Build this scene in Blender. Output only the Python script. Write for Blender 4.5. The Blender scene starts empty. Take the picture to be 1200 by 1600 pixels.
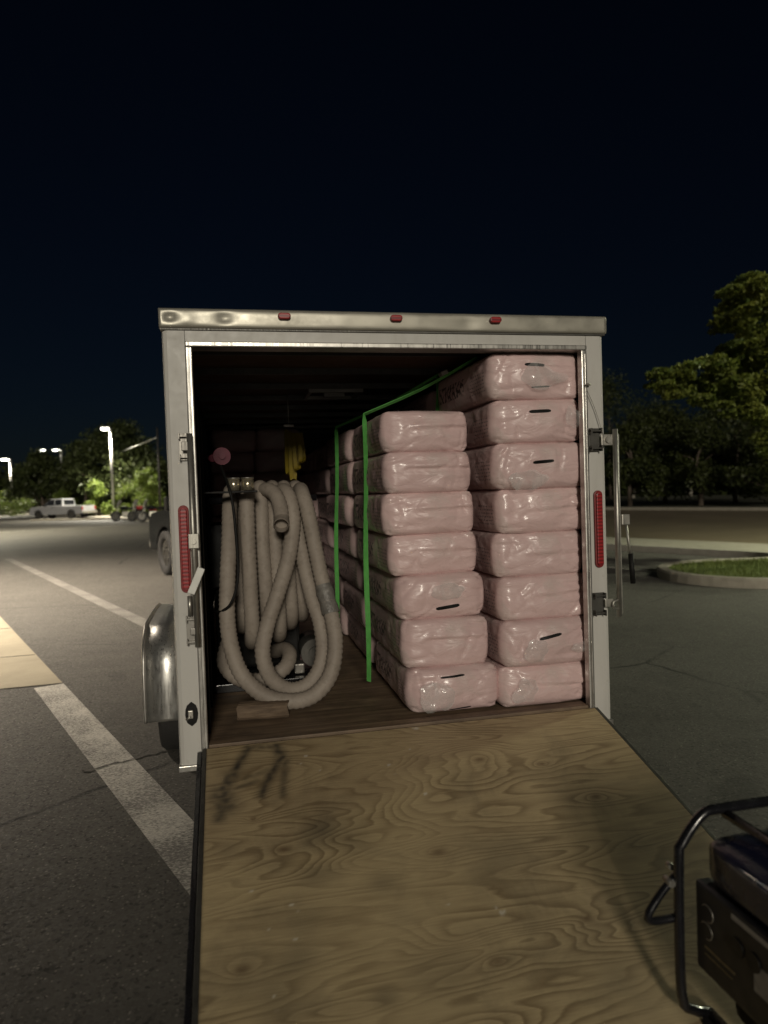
import bpy, bmesh, math, random
from mathutils import Vector, Matrix, noise
R = math.radians
random.seed(11)
sc = bpy.context.scene
col = sc.collection

# ------------------------------------------------------------------ camera
CAM = Vector((-0.802, -3.305, 1.629)); YAW, PIT, ROLL, F = -0.212, -0.0305, -0.0335, 1120.0
cf = Vector((-math.sin(YAW)*math.cos(PIT), math.cos(YAW)*math.cos(PIT), math.sin(PIT)))
r0 = Vector((math.cos(YAW), math.sin(YAW), 0)); u0 = r0.cross(cf)
cr = r0*math.cos(ROLL)+u0*math.sin(ROLL); cu = -r0*math.sin(ROLL)+u0*math.cos(ROLL)
cd = bpy.data.cameras.new("camera"); cam = bpy.data.objects.new("camera", cd); col.objects.link(cam)
m3 = Matrix((cr, cu, -cf)).transposed()
cam.matrix_world = Matrix.Translation(CAM) @ m3.to_4x4()
cd.sensor_fit = 'VERTICAL'; cd.sensor_height = 36; cd.lens = 36*F/1600.0
cd.clip_start = 0.05; cd.clip_end = 2000
cd.dof.use_dof = True; cd.dof.focus_distance = 3.75; cd.dof.aperture_fstop = 1.8
sc.camera = cam

def hit(px, py, ax, val):
    d = cf + cr*((px-600)/F) - cu*((py-800)/F)
    return CAM + d*((val-CAM[ax])/d[ax])
def at(px, py, Y): return hit(px, py, 1, Y)

# ------------------------------------------------------------------ world, sun, exposure
SUN_EL, SUN_AZ = 15.0, -5.0      # elevation; azimuth of the light seen from the trailer, from -Y towards -X negative
w = bpy.data.worlds.new("World"); sc.world = w; w.use_nodes = True
nt = w.node_tree; bg = nt.nodes["Background"]
sky = nt.nodes.new("ShaderNodeTexSky"); sky.sky_type = 'NISHITA'; sky.sun_disc = False
sky.sun_elevation = R(SUN_EL); sky.sun_rotation = R(180+SUN_AZ); sky.air_density = 1.0; sky.dust_density = 0.2; sky.ozone_density = 3.0
tint = nt.nodes.new("ShaderNodeMix"); tint.data_type = 'RGBA'; tint.blend_type = 'MULTIPLY'; tint.inputs[0].default_value = 1
tint.inputs[7].default_value = (0.62, 0.74, 0.98, 1)
nt.links.new(sky.outputs[0], tint.inputs[6]); nt.links.new(tint.outputs[2], bg.inputs[0]); bg.inputs[1].default_value = 0.0011
sd = bpy.data.lights.new("sun", 'SUN'); sd.energy = 1.4; sd.angle = R(9); sd.color = (1.0, 0.92, 0.77)
so = bpy.data.objects.new("sun", sd); col.objects.link(so)
ld = Vector((math.sin(R(SUN_AZ)), -math.cos(R(SUN_AZ)), math.tan(R(SUN_EL)))).normalized()
so.rotation_euler = ld.to_track_quat('Z', 'Y').to_euler(); so.location = (-3, -12, 8)
sc.view_settings.view_transform = 'Standard'; sc.view_settings.look = 'None'
sc.view_settings.exposure = 0.0; sc.view_settings.gamma = 1.0

# ------------------------------------------------------------------ helpers
def tag(o, label=None, cat=None, group=None, kind=None):
    if label: o['label'] = label
    if cat: o['category'] = cat
    if group: o['group'] = group
    if kind: o['kind'] = kind
    return o
def empty(name, loc, rz, label, cat, group=None):
    o = bpy.data.objects.new(name, None); col.objects.link(o); o.location = loc; o.rotation_euler = (0, 0, rz)
    o.empty_display_size = 0.2
    return tag(o, label, cat, group)
def top_of(o):
    while o.parent: o = o.parent
    return o
def obj(name, bm, mat, parent=None, smooth=False, world=True):
    """bm in world coordinates (world=True) or in the frame of the thing"""
    me = bpy.data.meshes.new(name)
    if parent is not None and world:
        t = top_of(parent)
        M = Matrix.LocRotScale(t.location, t.rotation_euler, t.scale)
        bm.transform(M.inverted())
    bm.normal_update()
    bm.to_mesh(me); bm.free()
    for m in (mat if isinstance(mat, (list, tuple)) else [mat]): me.materials.append(m)
    if smooth:
        for p in me.polygons: p.use_smooth = True
    o = bpy.data.objects.new(name, me); col.objects.link(o)
    if parent is not None: o.parent = parent
    return o
def copy_tree(o, parent=None):
    c = o.copy(); col.objects.link(c); c.parent = parent
    for ch in [x for x in bpy.data.objects if x.parent == o]: copy_tree(ch, c)
    return c
def BM(): return bmesh.new()
def box(bm, a, b, M=None, bev=0.0, mi=0):
    x0, y0, z0 = a; x1, y1, z1 = b
    t = bmesh.new()
    vs = [t.verts.new(p) for p in ((x0,y0,z0),(x1,y0,z0),(x1,y1,z0),(x0,y1,z0),(x0,y0,z1),(x1,y0,z1),(x1,y1,z1),(x0,y1,z1))]
    for f in ((0,3,2,1),(4,5,6,7),(0,1,5,4),(1,2,6,5),(2,3,7,6),(3,0,4,7)): t.faces.new([vs[i] for i in f])
    if bev: bmesh.ops.bevel(t, geom=t.edges[:]+t.verts[:], offset=bev, segments=2, profile=0.6, affect='EDGES')
    if M is not None: t.transform(M)
    join(bm, t, mi)
def join(bm, t, mi=0):
    mp = {}
    for v in t.verts: mp[v] = bm.verts.new(v.co)
    for f in t.faces:
        try:
            nf = bm.faces.new([mp[v] for v in f.verts]); nf.material_index = mi; nf.smooth = f.smooth
        except ValueError: pass
    t.free()
def prism(bm, pts, axis, a, b, bev=0.0):
    """closed polygon pts (2D) swept along axis from a to b. axis 0: pts=(y,z); 1: (x,z); 2: (x,y)"""
    t = bmesh.new()
    def P(p, s):
        return (s, p[0], p[1]) if axis == 0 else ((p[0], s, p[1]) if axis == 1 else (p[0], p[1], s))
    A = [t.verts.new(P(p, a)) for p in pts]; B = [t.verts.new(P(p, b)) for p in pts]
    n = len(pts)
    t.faces.new(A); t.faces.new(B[::-1])
    for i in range(n): t.faces.new([A[i], B[i], B[(i+1) % n], A[(i+1) % n]])
    bmesh.ops.recalc_face_normals(t, faces=t.faces[:])
    if bev: bmesh.ops.bevel(t, geom=t.edges[:], offset=bev, segments=2, profile=0.6, affect='EDGES')
    join(bm, t)
def smooth_path(pts, step=0.03, closed=False):
    P = [Vector(p) for p in pts]; out = []
    n = len(P)
    for i in range(n-1):
        a, b, c, d = P[max(i-1, 0)], P[i], P[i+1], P[min(i+2, n-1)]
        k = max(1, int((c-b).length/step))
        for j in range(k):
            t = j/k
            out.append(0.5*((2*b)+(c-a)*t+(2*a-5*b+4*c-d)*t*t+(3*b-a-3*c+d)*t**3))
    out.append(P[-1]); return out
def tube(bm, pts, r, seg=10, cap=True, rf=None):
    """pts list of Vectors, r radius (or rf(i) )"""
    P = [Vector(p) for p in pts]; n = len(P); rings = []
    T = (P[1]-P[0]).normalized(); N = T.orthogonal().normalized()
    for i in range(n):
        T = (P[min(i+1, n-1)]-P[max(i-1, 0)]).normalized()
        N = (N-T*N.dot(T)).normalized(); B = T.cross(N)
        rr = rf(i) if rf else r
        rings.append([bm.verts.new(P[i]+(N*math.cos(2*math.pi*k/seg)+B*math.sin(2*math.pi*k/seg))*rr) for k in range(seg)])
    for i in range(n-1):
        for k in range(seg):
            f = bm.faces.new([rings[i][k], rings[i][(k+1) % seg], rings[i+1][(k+1) % seg], rings[i+1][k]]); f.smooth = True
    if cap:
        bm.faces.new(rings[0][::-1]); bm.faces.new(rings[-1])
def cyl(bm, a, b, r, seg=16, r2=None):
    a, b = Vector(a), Vector(b); r2 = r if r2 is None else r2
    T = (b-a).normalized(); N = T.orthogonal().normalized(); B = T.cross(N)
    A = [bm.verts.new(a+(N*math.cos(2*math.pi*k/seg)+B*math.sin(2*math.pi*k/seg))*r) for k in range(seg)]
    C = [bm.verts.new(b+(N*math.cos(2*math.pi*k/seg)+B*math.sin(2*math.pi*k/seg))*r2) for k in range(seg)]
    bm.faces.new(A[::-1]); bm.faces.new(C)
    for k in range(seg):
        f = bm.faces.new([A[k], A[(k+1) % seg], C[(k+1) % seg], C[k]]); f.smooth = True
def ribbon(bm, pts, wd, side, th=0.003):
    """flat webbing following pts, width along vector side"""
    P = [Vector(p) for p in pts]; n = len(P); prev = None
    for i in range(n):
        T = (P[min(i+1, n-1)]-P[max(i-1, 0)]).normalized()
        s = side[i] if isinstance(side, list) else side
        S = Vector(s); S = (S-T*S.dot(T)).normalized(); Nn = T.cross(S)*th*0.5
        q = [bm.verts.new(P[i]+S*wd/2*a+Nn*b) for a, b in ((-1,-1),(1,-1),(1,1),(-1,1))]
        if prev:
            for k in range(4): bm.faces.new([prev[k], prev[(k+1) % 4], q[(k+1) % 4], q[k]])
        else: bm.faces.new(q[::-1])
        prev = q
    bm.faces.new(prev)

# ------------------------------------------------------------------ materials
class Mt:
    def __init__(s, name, color=(0.5,0.5,0.5), rough=0.6, metal=0.0, spec=0.5, coat=0.0, sheen=0.0):
        s.m = bpy.data.materials.new(name); s.m.use_nodes = True; s.t = s.m.node_tree
        s.b = s.t.nodes["Principled BSDF"]
        s.b.inputs["Base Color"].default_value = (*color, 1); s.b.inputs["Roughness"].default_value = rough
        s.b.inputs["Metallic"].default_value = metal; s.b.inputs["Specular IOR Level"].default_value = spec
        s.b.inputs["Coat Weight"].default_value = coat
    def n(s, typ, **k):
        x = s.t.nodes.new("ShaderNode"+typ)
        for a, v in k.items(): setattr(x, a, v)
        return x
    def l(s, a, b): s.t.links.new(a, b)
    def coord(s, out="Object", scale=None):
        c = s.n("TexCoord"); o = c.outputs[out]
        if scale:
            mp = s.n("Mapping"); mp.inputs["Scale"].default_value = scale; s.l(o, mp.inputs[0]); o = mp.outputs[0]
        return o
    def noise(s, vec, scale, det=4, rough=0.55, dist=0.0):
        x = s.n("TexNoise"); s.l(vec, x.inputs["Vector"]); x.inputs["Scale"].default_value = scale
        x.inputs["Detail"].default_value = det; x.inputs["Roughness"].default_value = rough; x.inputs["Distortion"].default_value = dist
        return x.outputs["Fac"]
    def ramp(s, fac, stops):
        r = s.n("ValToRGB"); s.l(fac, r.inputs[0]); e = r.color_ramp.elements
        e[0].position, e[0].color = stops[0][0], (*stops[0][1], 1)
        e[1].position, e[1].color = stops[-1][0], (*stops[-1][1], 1)
        for p, c in stops[1:-1]:
            q = e.new(p); q.color = (*c, 1)
        return r.outputs[0]
    def mr(s, v, a, b, c=0.0, d=1.0):
        x = s.n("MapRange"); s.l(v, x.inputs[0])
        for i, q in enumerate((a, b, c, d)): x.inputs[i+1].default_value = q
        return x.outputs[0]
    def mix(s, fac, a, b, mode='MIX'):
        x = s.n("Mix"); x.data_type = 'RGBA'; x.blend_type = mode
        for v, i in ((fac, 0), (a, 6), (b, 7)):
            if isinstance(v, (int, float)): x.inputs[i].default_value = v
            elif isinstance(v, tuple): x.inputs[i].default_value = (*v, 1)
            else: s.l(v, x.inputs[i])
        return x.outputs[2]
    def math(s, op, a, b=None):
        x = s.n("Math", operation=op)
        for v, i in ((a, 0), (b, 1)):
            if v is None: continue
            if isinstance(v, (int, float)): x.inputs[i].default_value = v
            else: s.l(v, x.inputs[i])
        return x.outputs[0]
    def bump(s, h, strength=0.3, dist=0.01):
        x = s.n("Bump"); x.inputs["Strength"].default_value = strength; x.inputs["Distance"].default_value = dist
        s.l(h, x.inputs["Height"]); s.l(x.outputs[0], s.b.inputs["Normal"]); return x
    def col(s, c): s.l(c, s.b.inputs["Base Color"])
    def rgh(s, c): s.l(c, s.b.inputs["Roughness"])
def simple(name, c, rough=0.6, metal=0.0, var=0.15, scale=8, bump=0.0, **k):
    m = Mt(name, c, rough, metal, **k)
    v = m.coord(); f = m.noise(v, scale, 6, 0.6)
    d = tuple(x*(1-var) for x in c); e = tuple(min(1, x*(1+var)) for x in c)
    m.col(m.ramp(f, [(0.3, d), (0.7, e)]))
    m.rgh(m.mr(m.noise(v, scale*3, 4), 0.3, 0.7, max(0.05, rough-0.1), min(1, rough+0.1)))
    if bump: m.bump(m.noise(v, scale*4, 5), bump, 0.01)
    return m.m
def emit(name, c, s):
    m = bpy.data.materials.new(name); m.use_nodes = True; b = m.node_tree.nodes["Principled BSDF"]
    b.inputs["Base Color"].default_value = (*c, 1); b.inputs["Emission Color"].default_value = (*c, 1); b.inputs["Emission Strength"].default_value = s
    return m

def m_asphalt():
    m = Mt("asphalt", rough=0.85, spec=0.35); v = m.coord()
    big = m.noise(v, 0.35, 4, 0.6); mid = m.noise(v, 3.2, 5, 0.65, 0.5); fine = m.noise(v, 120, 3, 0.7)
    base = m.ramp(mid, [(0.25, (0.066, 0.061, 0.053)), (0.75, (0.112, 0.104, 0.090))])
    base = m.mix(m.mr(big, 0.35, 0.65, 0, 0.5), base, (0.125, 0.117, 0.102))
    vo = m.n("TexVoronoi"); m.l(v, vo.inputs["Vector"]); vo.inputs["Scale"].default_value = 75
    stone = m.mr(vo.outputs["Color"], 0.0, 1.0) 
    sep = m.n("SeparateColor"); m.l(vo.outputs["Color"], sep.inputs[0])
    light = m.math('MULTIPLY', m.mr(sep.outputs[0], 0.80, 0.97), m.mr(vo.outputs["Distance"], 0.5, 0.2))
    base = m.mix(m.math('MULTIPLY', light, 0.75), base, (0.30, 0.275, 0.24))
    dark = m.mr(sep.outputs[1], 0.75, 0.95)
    base = m.mix(m.math('MULTIPLY', dark, 0.6), base, (0.018, 0.017, 0.016))
    # streaky dusting, long scuffs
    v2 = m.coord("Object", (0.5, 3.0, 1)); st = m.noise(v2, 1.6, 6, 0.65, 0.8)
    base = m.mix(m.mr(st, 0.55, 0.75, 0, 0.35), base, (0.155, 0.145, 0.125))
    oil = m.noise(v, 0.9, 3, 0.5, 0.6)
    base = m.mix(m.mr(oil, 0.66, 0.72, 0, 0.45), base, (0.03, 0.028, 0.025))
    # hairline cracks
    vc = m.n("TexVoronoi"); vc.feature = 'DISTANCE_TO_EDGE'; vc.inputs["Scale"].default_value = 0.33
    wv = m.n("Mix"); wv.data_type = 'VECTOR'; wv.inputs[0].default_value = 0.12
    nz = m.n("TexNoise"); m.l(v, nz.inputs["Vector"]); nz.inputs["Scale"].default_value = 2.5; nz.inputs["Detail"].default_value = 6
    m.l(v, wv.inputs[4]); m.l(nz.outputs["Color"], wv.inputs[5]); m.l(wv.outputs[1], vc.inputs["Vector"])
    cr_ = m.math('MULTIPLY', m.mr(vc.outputs["Distance"], 0.007, 0.002), m.mr(big, 0.45, 0.6))
    base = m.mix(m.math('MULTIPLY', cr_, 0.9), base, (0.012, 0.011, 0.010))
    m.col(base)
    m.rgh(m.mr(sep.outputs[2], 0, 1, 0.55, 0.95))
    h = m.math('ADD', m.math('MULTIPLY', sep.outputs[2], 0.6), m.math('MULTIPLY', fine, 0.8))
    m.bump(h, 0.55, 0.004)
    return m.m
def m_line(k=1.0):
    m = Mt("line_paint", rough=0.7); v = m.coord()
    n1 = m.noise(m.coord('Object', (1.0, 2.0, 1)), 55, 5, 0.7, 0.3); n2 = m.noise(v, 2.2, 3)
    wear = m.math('MULTIPLY', m.mr(m.math('ADD', n1, m.math('MULTIPLY', n2, 0.55)), 0.70, 0.88), 0.85)
    m.col(m.mix(wear, m.ramp(m.noise(v, 60, 3), [(0.3, (0.34*k, 0.32*k, 0.285*k)), (0.7, (0.46*k, 0.44*k, 0.39*k))]), (0.085, 0.078, 0.07)))
    m.bump(m.noise(v, 110, 4), 0.6, 0.004); return m.m
def m_concrete(name, c, sc_=4):
    m = Mt(name, c, 0.85); v = m.coord()
    f = m.noise(v, sc_, 6, 0.65, 0.4); g = m.noise(v, 60, 3)
    a = m.ramp(f, [(0.3, tuple(x*0.82 for x in c)), (0.7, tuple(min(1, x*1.12) for x in c))])
    m.col(m.mix(m.mr(g, 0.5, 0.75, 0, 0.25), a, tuple(x*0.55 for x in c))); m.bump(g, 0.3, 0.004); return m.m
def m_bag():
    m = Mt("pink_film", rough=0.3, spec=0.5, coat=0.2); v = m.coord()
    n1 = m.noise(v, 4.5, 3, 0.5, 0.8); n2 = m.noise(v, 14, 3, 0.5, 1.2)
    film = m.mr(m.math('ADD', m.math('MULTIPLY', n1, 0.75), m.math('MULTIPLY', n2, 0.25)), 0.47, 0.62)
    oi = m.n("ObjectInfo")
    pk = m.mix(m.mr(oi.outputs["Random"], 0, 1, 0, 1), (0.70, 0.505, 0.49), (0.63, 0.455, 0.445))
    c = m.mix(m.math('MULTIPLY', film, 0.42), pk, (0.52, 0.455, 0.415))
    # printed text rows on the long sides
    sp = m.n("SeparateXYZ"); m.l(v, sp.inputs[0])
    X, Y, Z = sp.outputs
    side = m.math('GREATER_THAN', m.math('ABSOLUTE', X), 0.185)
    br = m.n("TexBrick"); mp = m.n("Mapping"); mp.inputs["Rotation"].default_value = (0, R(90), R(90)); 
    cmb = m.n("CombineXYZ"); m.l(Y, cmb.inputs[0]); m.l(Z, cmb.inputs[1]); m.l(cmb.outputs[0], br.inputs["Vector"])
    br.inputs["Scale"].default_value = 1; br.inputs["Brick Width"].default_value = 0.035; br.inputs["Row Height"].default_value = 0.018
    br.inputs["Mortar Size"].default_value = 0.005; br.inputs["Mortar Smooth"].default_value = 0
    br.offset = 0.37
    letters = m.math('GREATER_THAN', m.noise(cmb.outputs[0], 160, 2, 0.6), 0.5)
    row = m.math('SUBTRACT', 1.0, br.outputs["Fac"])
    inb = m.math('MULTIPLY', m.math('LESS_THAN', m.math('ABSOLUTE', m.math('ADD', Y, 0.28)), 0.11), m.math('LESS_THAN', m.math('ABSOLUTE', m.math('ADD', Z, 0.02)), 0.052))
    big = m.math('MULTIPLY', m.math('LESS_THAN', m.math('ABSOLUTE', m.math('SUBTRACT', Y, 0.15)), 0.22), m.math('LESS_THAN', m.math('ABSOLUTE', Z), 0.045))
    bigl = m.math('GREATER_THAN', m.noise(cmb.outputs[0], 34, 1, 0.4), 0.52)
    mask = m.math('MULTIPLY', side, m.math('MAXIMUM', m.math('MULTIPLY', inb, m.math('MULTIPLY', letters, row)), m.math('MULTIPLY', big, bigl)))
    c = m.mix(m.math('MULTIPLY', mask, 0.85), c, (0.04, 0.03, 0.035))
    m.col(c)
    m.rgh(m.mr(n2, 0.3, 0.7, 0.25, 0.52))
    m.b.inputs['Coat Roughness'].default_value = 0.12
    v3 = m.coord("Object", (1.0, 1.0, 2.6))
    wr = m.noise(v3, 5, 3, 0.5, 1.6); wf = m.noise(v3, 22, 2, 0.5, 2.0); rd = m.math("POWER", m.math("SUBTRACT", 1.0, m.math("ABSOLUTE", m.math("SUBTRACT", m.math("MULTIPLY", wf, 2.0), 1.0))), 8.0)
    m.bump(m.math('ADD', wr, m.math('MULTIPLY', rd, m.math("MULTIPLY", film, 0.14))), 0.32, 0.03)
    return m.m
def m_ply():
    m = Mt("ramp_plywood", rough=0.55, spec=0.4); v = m.coord()
    at_ = m.n("Attribute"); at_.attribute_name = "knot"; kn = at_.outputs["Fac"]
    a2 = m.n("Attribute"); a2.attribute_name = "stain_shade"; stn_shade = a2.outputs["Fac"]
    a3 = m.n("Attribute"); a3.attribute_name = "scuff"; scf = a3.outputs["Fac"]
    va = m.coord("Object", (0.55, 2.6, 1)); A = m.noise(va, 1.25, 2, 0.45, 0.5)
    vb = m.coord("Object", (2.2, 14, 1)); B = m.noise(vb, 1.3, 4, 0.6, 0.3)
    sp = m.n("SeparateXYZ"); m.l(v, sp.inputs[0])
    t = m.math('ADD', m.math('MULTIPLY', A, 30.0), m.math('ADD', m.math('MULTIPLY', B, 1.1), m.math('ADD', m.math('MULTIPLY', sp.outputs[1], 5.0), m.math('MULTIPLY', kn, 2.6))))
    fr = m.math('FRACT', t)
    band = m.ramp(fr, [(0.0, (0.05,)*3), (0.45, (0.30,)*3), (0.84, (1,)*3), (0.93, (0.6,)*3), (1.0, (0.05,)*3)])
    fib = m.noise(m.coord("Object", (6, 130, 1)), 1.6, 4, 0.6)
    sepb = m.n("SeparateColor"); m.l(band, sepb.inputs[0])
    amp = m.mr(m.noise(v, 2.3, 3), 0.38, 0.62, 0.22, 0.85)
    fac = m.math('MULTIPLY', sepb.outputs[0], amp)
    c = m.mix(fac, (0.45, 0.35, 0.20), (0.165, 0.112, 0.056))
    c = m.mix(m.mr(fib, 0.35, 0.7, 0, 0.35), c, (0.19, 0.13, 0.068))
    dirt = m.noise(v, 3.0, 6, 0.65, 0.8)
    c = m.mix(m.mr(dirt, 0.50, 0.74, 0, 0.5), c, (0.125, 0.095, 0.058))
    c = m.mix(m.math('MULTIPLY', m.math('POWER', kn, 5.0), 0.7), c, (0.09, 0.045, 0.02))
    c = m.mix(stn_shade, c, (0.035, 0.030, 0.025))
    c = m.mix(scf, c, (0.55, 0.50, 0.42))
    sp2 = m.mr(m.noise(v, 55, 3, 0.7), 0.72, 0.78)
    c = m.mix(m.math('MULTIPLY', sp2, 0.6), c, (0.05, 0.03, 0.015))
    m.col(c); m.rgh(m.mr(dirt, 0.3, 0.7, 0.45, 0.7))
    m.bump(m.math('ADD', m.math('MULTIPLY', sepb.outputs[0], 0.5), fib), 0.25, 0.004)
    return m.m
def m_floor():
    m = Mt("floor_plywood", rough=0.6); v = m.coord("Object", (1.2, 16, 1)); f = m.noise(v, 1.6, 6, 0.65, 0.6)
    g = m.noise(m.coord(), 5, 5)
    c = m.ramp(f, [(0.3, (0.09, 0.058, 0.035)), (0.55, (0.21, 0.145, 0.092)), (0.75, (0.33, 0.24, 0.155))])
    m.col(m.mix(m.mr(g, 0.45, 0.7, 0, 0.6), c, (0.06, 0.042, 0.03))); m.bump(f, 0.3, 0.005); return m.m
def m_white():
    m = Mt("white_trailer_skin", rough=0.42, spec=0.4); v = m.coord()
    f = m.noise(m.coord("Object", (5, 5, 0.6)), 2.5, 6, 0.6); g = m.noise(v, 14, 6, 0.7)
    c = m.mix(m.mr(f, 0.45, 0.75, 0, 0.5), (0.55, 0.535, 0.50), (0.42, 0.40, 0.36))
    m.col(m.mix(m.mr(g, 0.6, 0.8, 0, 0.5), c, (0.30, 0.27, 0.23))); m.rgh(m.mr(g, 0.3, 0.7, 0.35, 0.6)); 
    m.bump(m.noise(v, 3, 3), 0.1, 0.02); return m.m
def m_alu(name="aluminium", c=(0.56, 0.54, 0.50), r=0.35):
    m = Mt(name, c, r, 0.85); v = m.coord("Object", (3, 3, 3)); f = m.noise(v, 6, 6, 0.65)
    g = m.noise(m.coord("Object", (60, 60, 4)), 2, 3)
    m.col(m.ramp(f, [(0.3, tuple(x*0.7 for x in c)), (0.7, c)])); m.rgh(m.mr(g, 0.3, 0.7, r-0.1, r+0.15))
    m.bump(m.noise(v, 0.8, 2), 0.06, 0.01); return m.m
def m_grass(name, a, b):
    m = Mt(name, a, 0.9); v = m.coord(); f = m.noise(v, 1.3, 5, 0.6); g = m.noise(v, 40, 4, 0.7)
    c = m.ramp(f, [(0.3, a), (0.7, b)]); m.col(m.mix(m.mr(g, 0.4, 0.7, 0, 0.5), c, tuple(x*0.4 for x in a))); m.bump(g, 0.8, 0.03); return m.m
def m_leaf(name, a, b, tr=0.25):
    m = Mt(name, a, 0.55, spec=0.35); v = m.coord(); f = m.noise(v, 1.1, 3, 0.5); g = m.noise(v, 9, 2)
    c = m.ramp(m.math('ADD', m.math('MULTIPLY', f, 0.6), m.math('MULTIPLY', g, 0.4)), [(0.35, a), (0.65, b)])
    m.col(c)
    tl = m.n("BsdfTranslucent"); m.l(c, tl.inputs[0]); mx = m.n("MixShader"); mx.inputs[0].default_value = tr
    out = m.t.nodes["Material Output"]; m.l(m.b.outputs[0], mx.inputs[1]); m.l(tl.outputs[0], mx.inputs[2]); m.l(mx.outputs[0], out.inputs[0]); return m.m
def m_bark():
    m = Mt("bark", rough=0.9); v = m.coord("Object", (8, 8, 1.2)); f = m.noise(v, 2, 6, 0.7)
    m.col(m.ramp(f, [(0.3, (0.04, 0.03, 0.022)), (0.7, (0.13, 0.10, 0.075))])); m.bump(f, 0.7, 0.03); return m.m
def m_red():
    m = Mt("red_lens", (0.42, 0.012, 0.015), 0.4, coat=0.15); v = m.coord()
    f = m.n("TexWave"); m.l(v, f.inputs[0]); f.inputs["Scale"].default_value = 18; f.bands_direction = 'Z'; f.inputs["Distortion"].default_value = 1.5
    m.col(m.ramp(f.outputs["Fac"], [(0.2, (0.16, 0.004, 0.006)), (0.8, (0.36, 0.015, 0.018))])); m.bump(f.outputs["Fac"], 0.12, 0.002); return m.m
def m_hose():
    m = Mt("dusty_hose", rough=0.6, spec=0.3); v = m.coord(); f = m.noise(v, 5, 5, 0.6); g = m.noise(v, 30, 4, 0.6)
    c = m.ramp(f, [(0.3, (0.235, 0.20, 0.168)), (0.7, (0.325, 0.28, 0.236))])
    m.col(m.mix(m.mr(g, 0.5, 0.75, 0, 0.4), c, (0.12, 0.095, 0.072))); m.bump(g, 0.15, 0.004); return m.m
ASPH, LINE, LINE2 = m_asphalt(), m_line(1.45), m_line(0.55)
CONC = m_concrete("pale_concrete", (0.34, 0.31, 0.25)); SLAB = m_concrete("slab_concrete", (0.36, 0.315, 0.225), 1.6)
ROAD = m_concrete("tan_road", (0.16, 0.125, 0.075), 0.5)
BAG, PLY, FLOOR, WHITE, ALU = m_bag(), m_ply(), m_floor(), m_white(), m_alu()
STEEL = m_alu("zinc_steel", (0.50, 0.48, 0.43), 0.42); BRUSH = m_alu("brushed_fender", (0.55, 0.54, 0.51), 0.33)
DARKM = m_alu("worn_dark_metal", (0.12, 0.115, 0.105), 0.5)
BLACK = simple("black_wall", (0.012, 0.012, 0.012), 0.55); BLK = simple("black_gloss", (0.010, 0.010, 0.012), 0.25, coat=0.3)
BLKM = simple("black_matte", (0.010, 0.0095, 0.009), 0.6, spec=0.2)
RUB = simple("tyre_rubber", (0.018, 0.017, 0.016), 0.8, bump=0.2, scale=12)
CEIL = simple("ceiling_ply", (0.10, 0.055, 0.03), 0.7, scale=3); RED = m_red()
HOSE, TAPE = m_hose(), simple("grey_tape", (0.16, 0.15, 0.135), 0.35, var=0.3, scale=30, bump=0.4)
CAPM = simple("dull_cap", (0.40, 0.38, 0.32), 0.42, metal=0.45, var=0.12, scale=4)
GREEN = simple("green_webbing", (0.105, 0.40, 0.085), 0.65, scale=30, bump=0.2)
SLOT = simple("slot_black", (0.006, 0.006, 0.006), 0.6)
TURF = m_grass("island_turf", (0.10, 0.14, 0.03), (0.17, 0.20, 0.045)); FIELD = m_grass("field_turf", (0.030, 0.034, 0.012), (0.05, 0.05, 0.02))
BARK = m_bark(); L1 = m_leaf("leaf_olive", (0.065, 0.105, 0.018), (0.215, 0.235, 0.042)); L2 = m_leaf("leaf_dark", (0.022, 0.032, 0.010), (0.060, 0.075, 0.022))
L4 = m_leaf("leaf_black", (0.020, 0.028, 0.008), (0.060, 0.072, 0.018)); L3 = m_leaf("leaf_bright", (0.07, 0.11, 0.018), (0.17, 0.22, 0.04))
GLASS = simple("dark_glass", (0.012, 0.013, 0.015), 0.08, coat=0.5, var=0.05)
PAINTW = simple("white_paint", (0.60, 0.59, 0.56), 0.35, var=0.08, scale=2, coat=0.3); PAINTK = simple("dark_car_paint", (0.004, 0.0045, 0.005), 0.35, spec=0.12)
PAINTR = simple("red_bike_paint", (0.25, 0.02, 0.02), 0.3, coat=0.5); POLE = simple("pole_grey", (0.26, 0.255, 0.24), 0.6)

# ------------------------------------------------------------------ ground
U = Vector((-0.375, 0.927)); N2 = Vector((0.927, 0.375))       # along the stalls, across them
def gp(n, t, z=0.0):
    p = N2*n + U*t; return Vector((p.x, p.y, z))
def strip(name, n0, n1, t0, t1, z, mat, kind='structure', h=0.0, seg=1):
    bm = BM()
    if h:
        P = [gp(n0, t0), gp(n1, t0), gp(n1, t1), gp(n0, t1)]
        prism(bm, [(p.x, p.y) for p in P], 2, -0.05, z, 0.0)
    else:
        bm.faces.new([bm.verts.new(gp(a, b, z)) for a, b in ((n0, t0), (n1, t0), (n1, t1), (n0, t1))])
    o = obj(name, bm, mat); return tag(o, kind=kind)
def poly(name, pts, z, mat):
    bm = BM(); bm.faces.new([bm.verts.new((x, y, z)) for x, y in pts]); 
    bmesh.ops.recalc_face_normals(bm, faces=bm.faces[:])
    for f in bm.faces:
        f.normal_update()
        if f.normal.z < 0: f.normal_flip()
    return tag(obj(name, bm, mat), kind='structure')
bm = BM(); S = 900
bm.faces.new([bm.verts.new(p) for p in ((-S,-S,0),(S,-S,0),(S,S,0),(-S,S,0))]); tag(obj("asphalt_ground", bm, ASPH), kind='structure')
strip("parking_line", -1.065, -0.825, -4.0, 4.12, 0.004, LINE)
strip("parking_line", 0.52, 0.72, 4.5, 20.5, 0.004, LINE2)
for n in (9.2,):
    strip("parking_line", n, n+0.12, 3.0, 7.5, 0.004, LINE)
rgc = random.Random(2); a = gp(-1.15, 1.78); bm = BM(); pts = []
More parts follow.
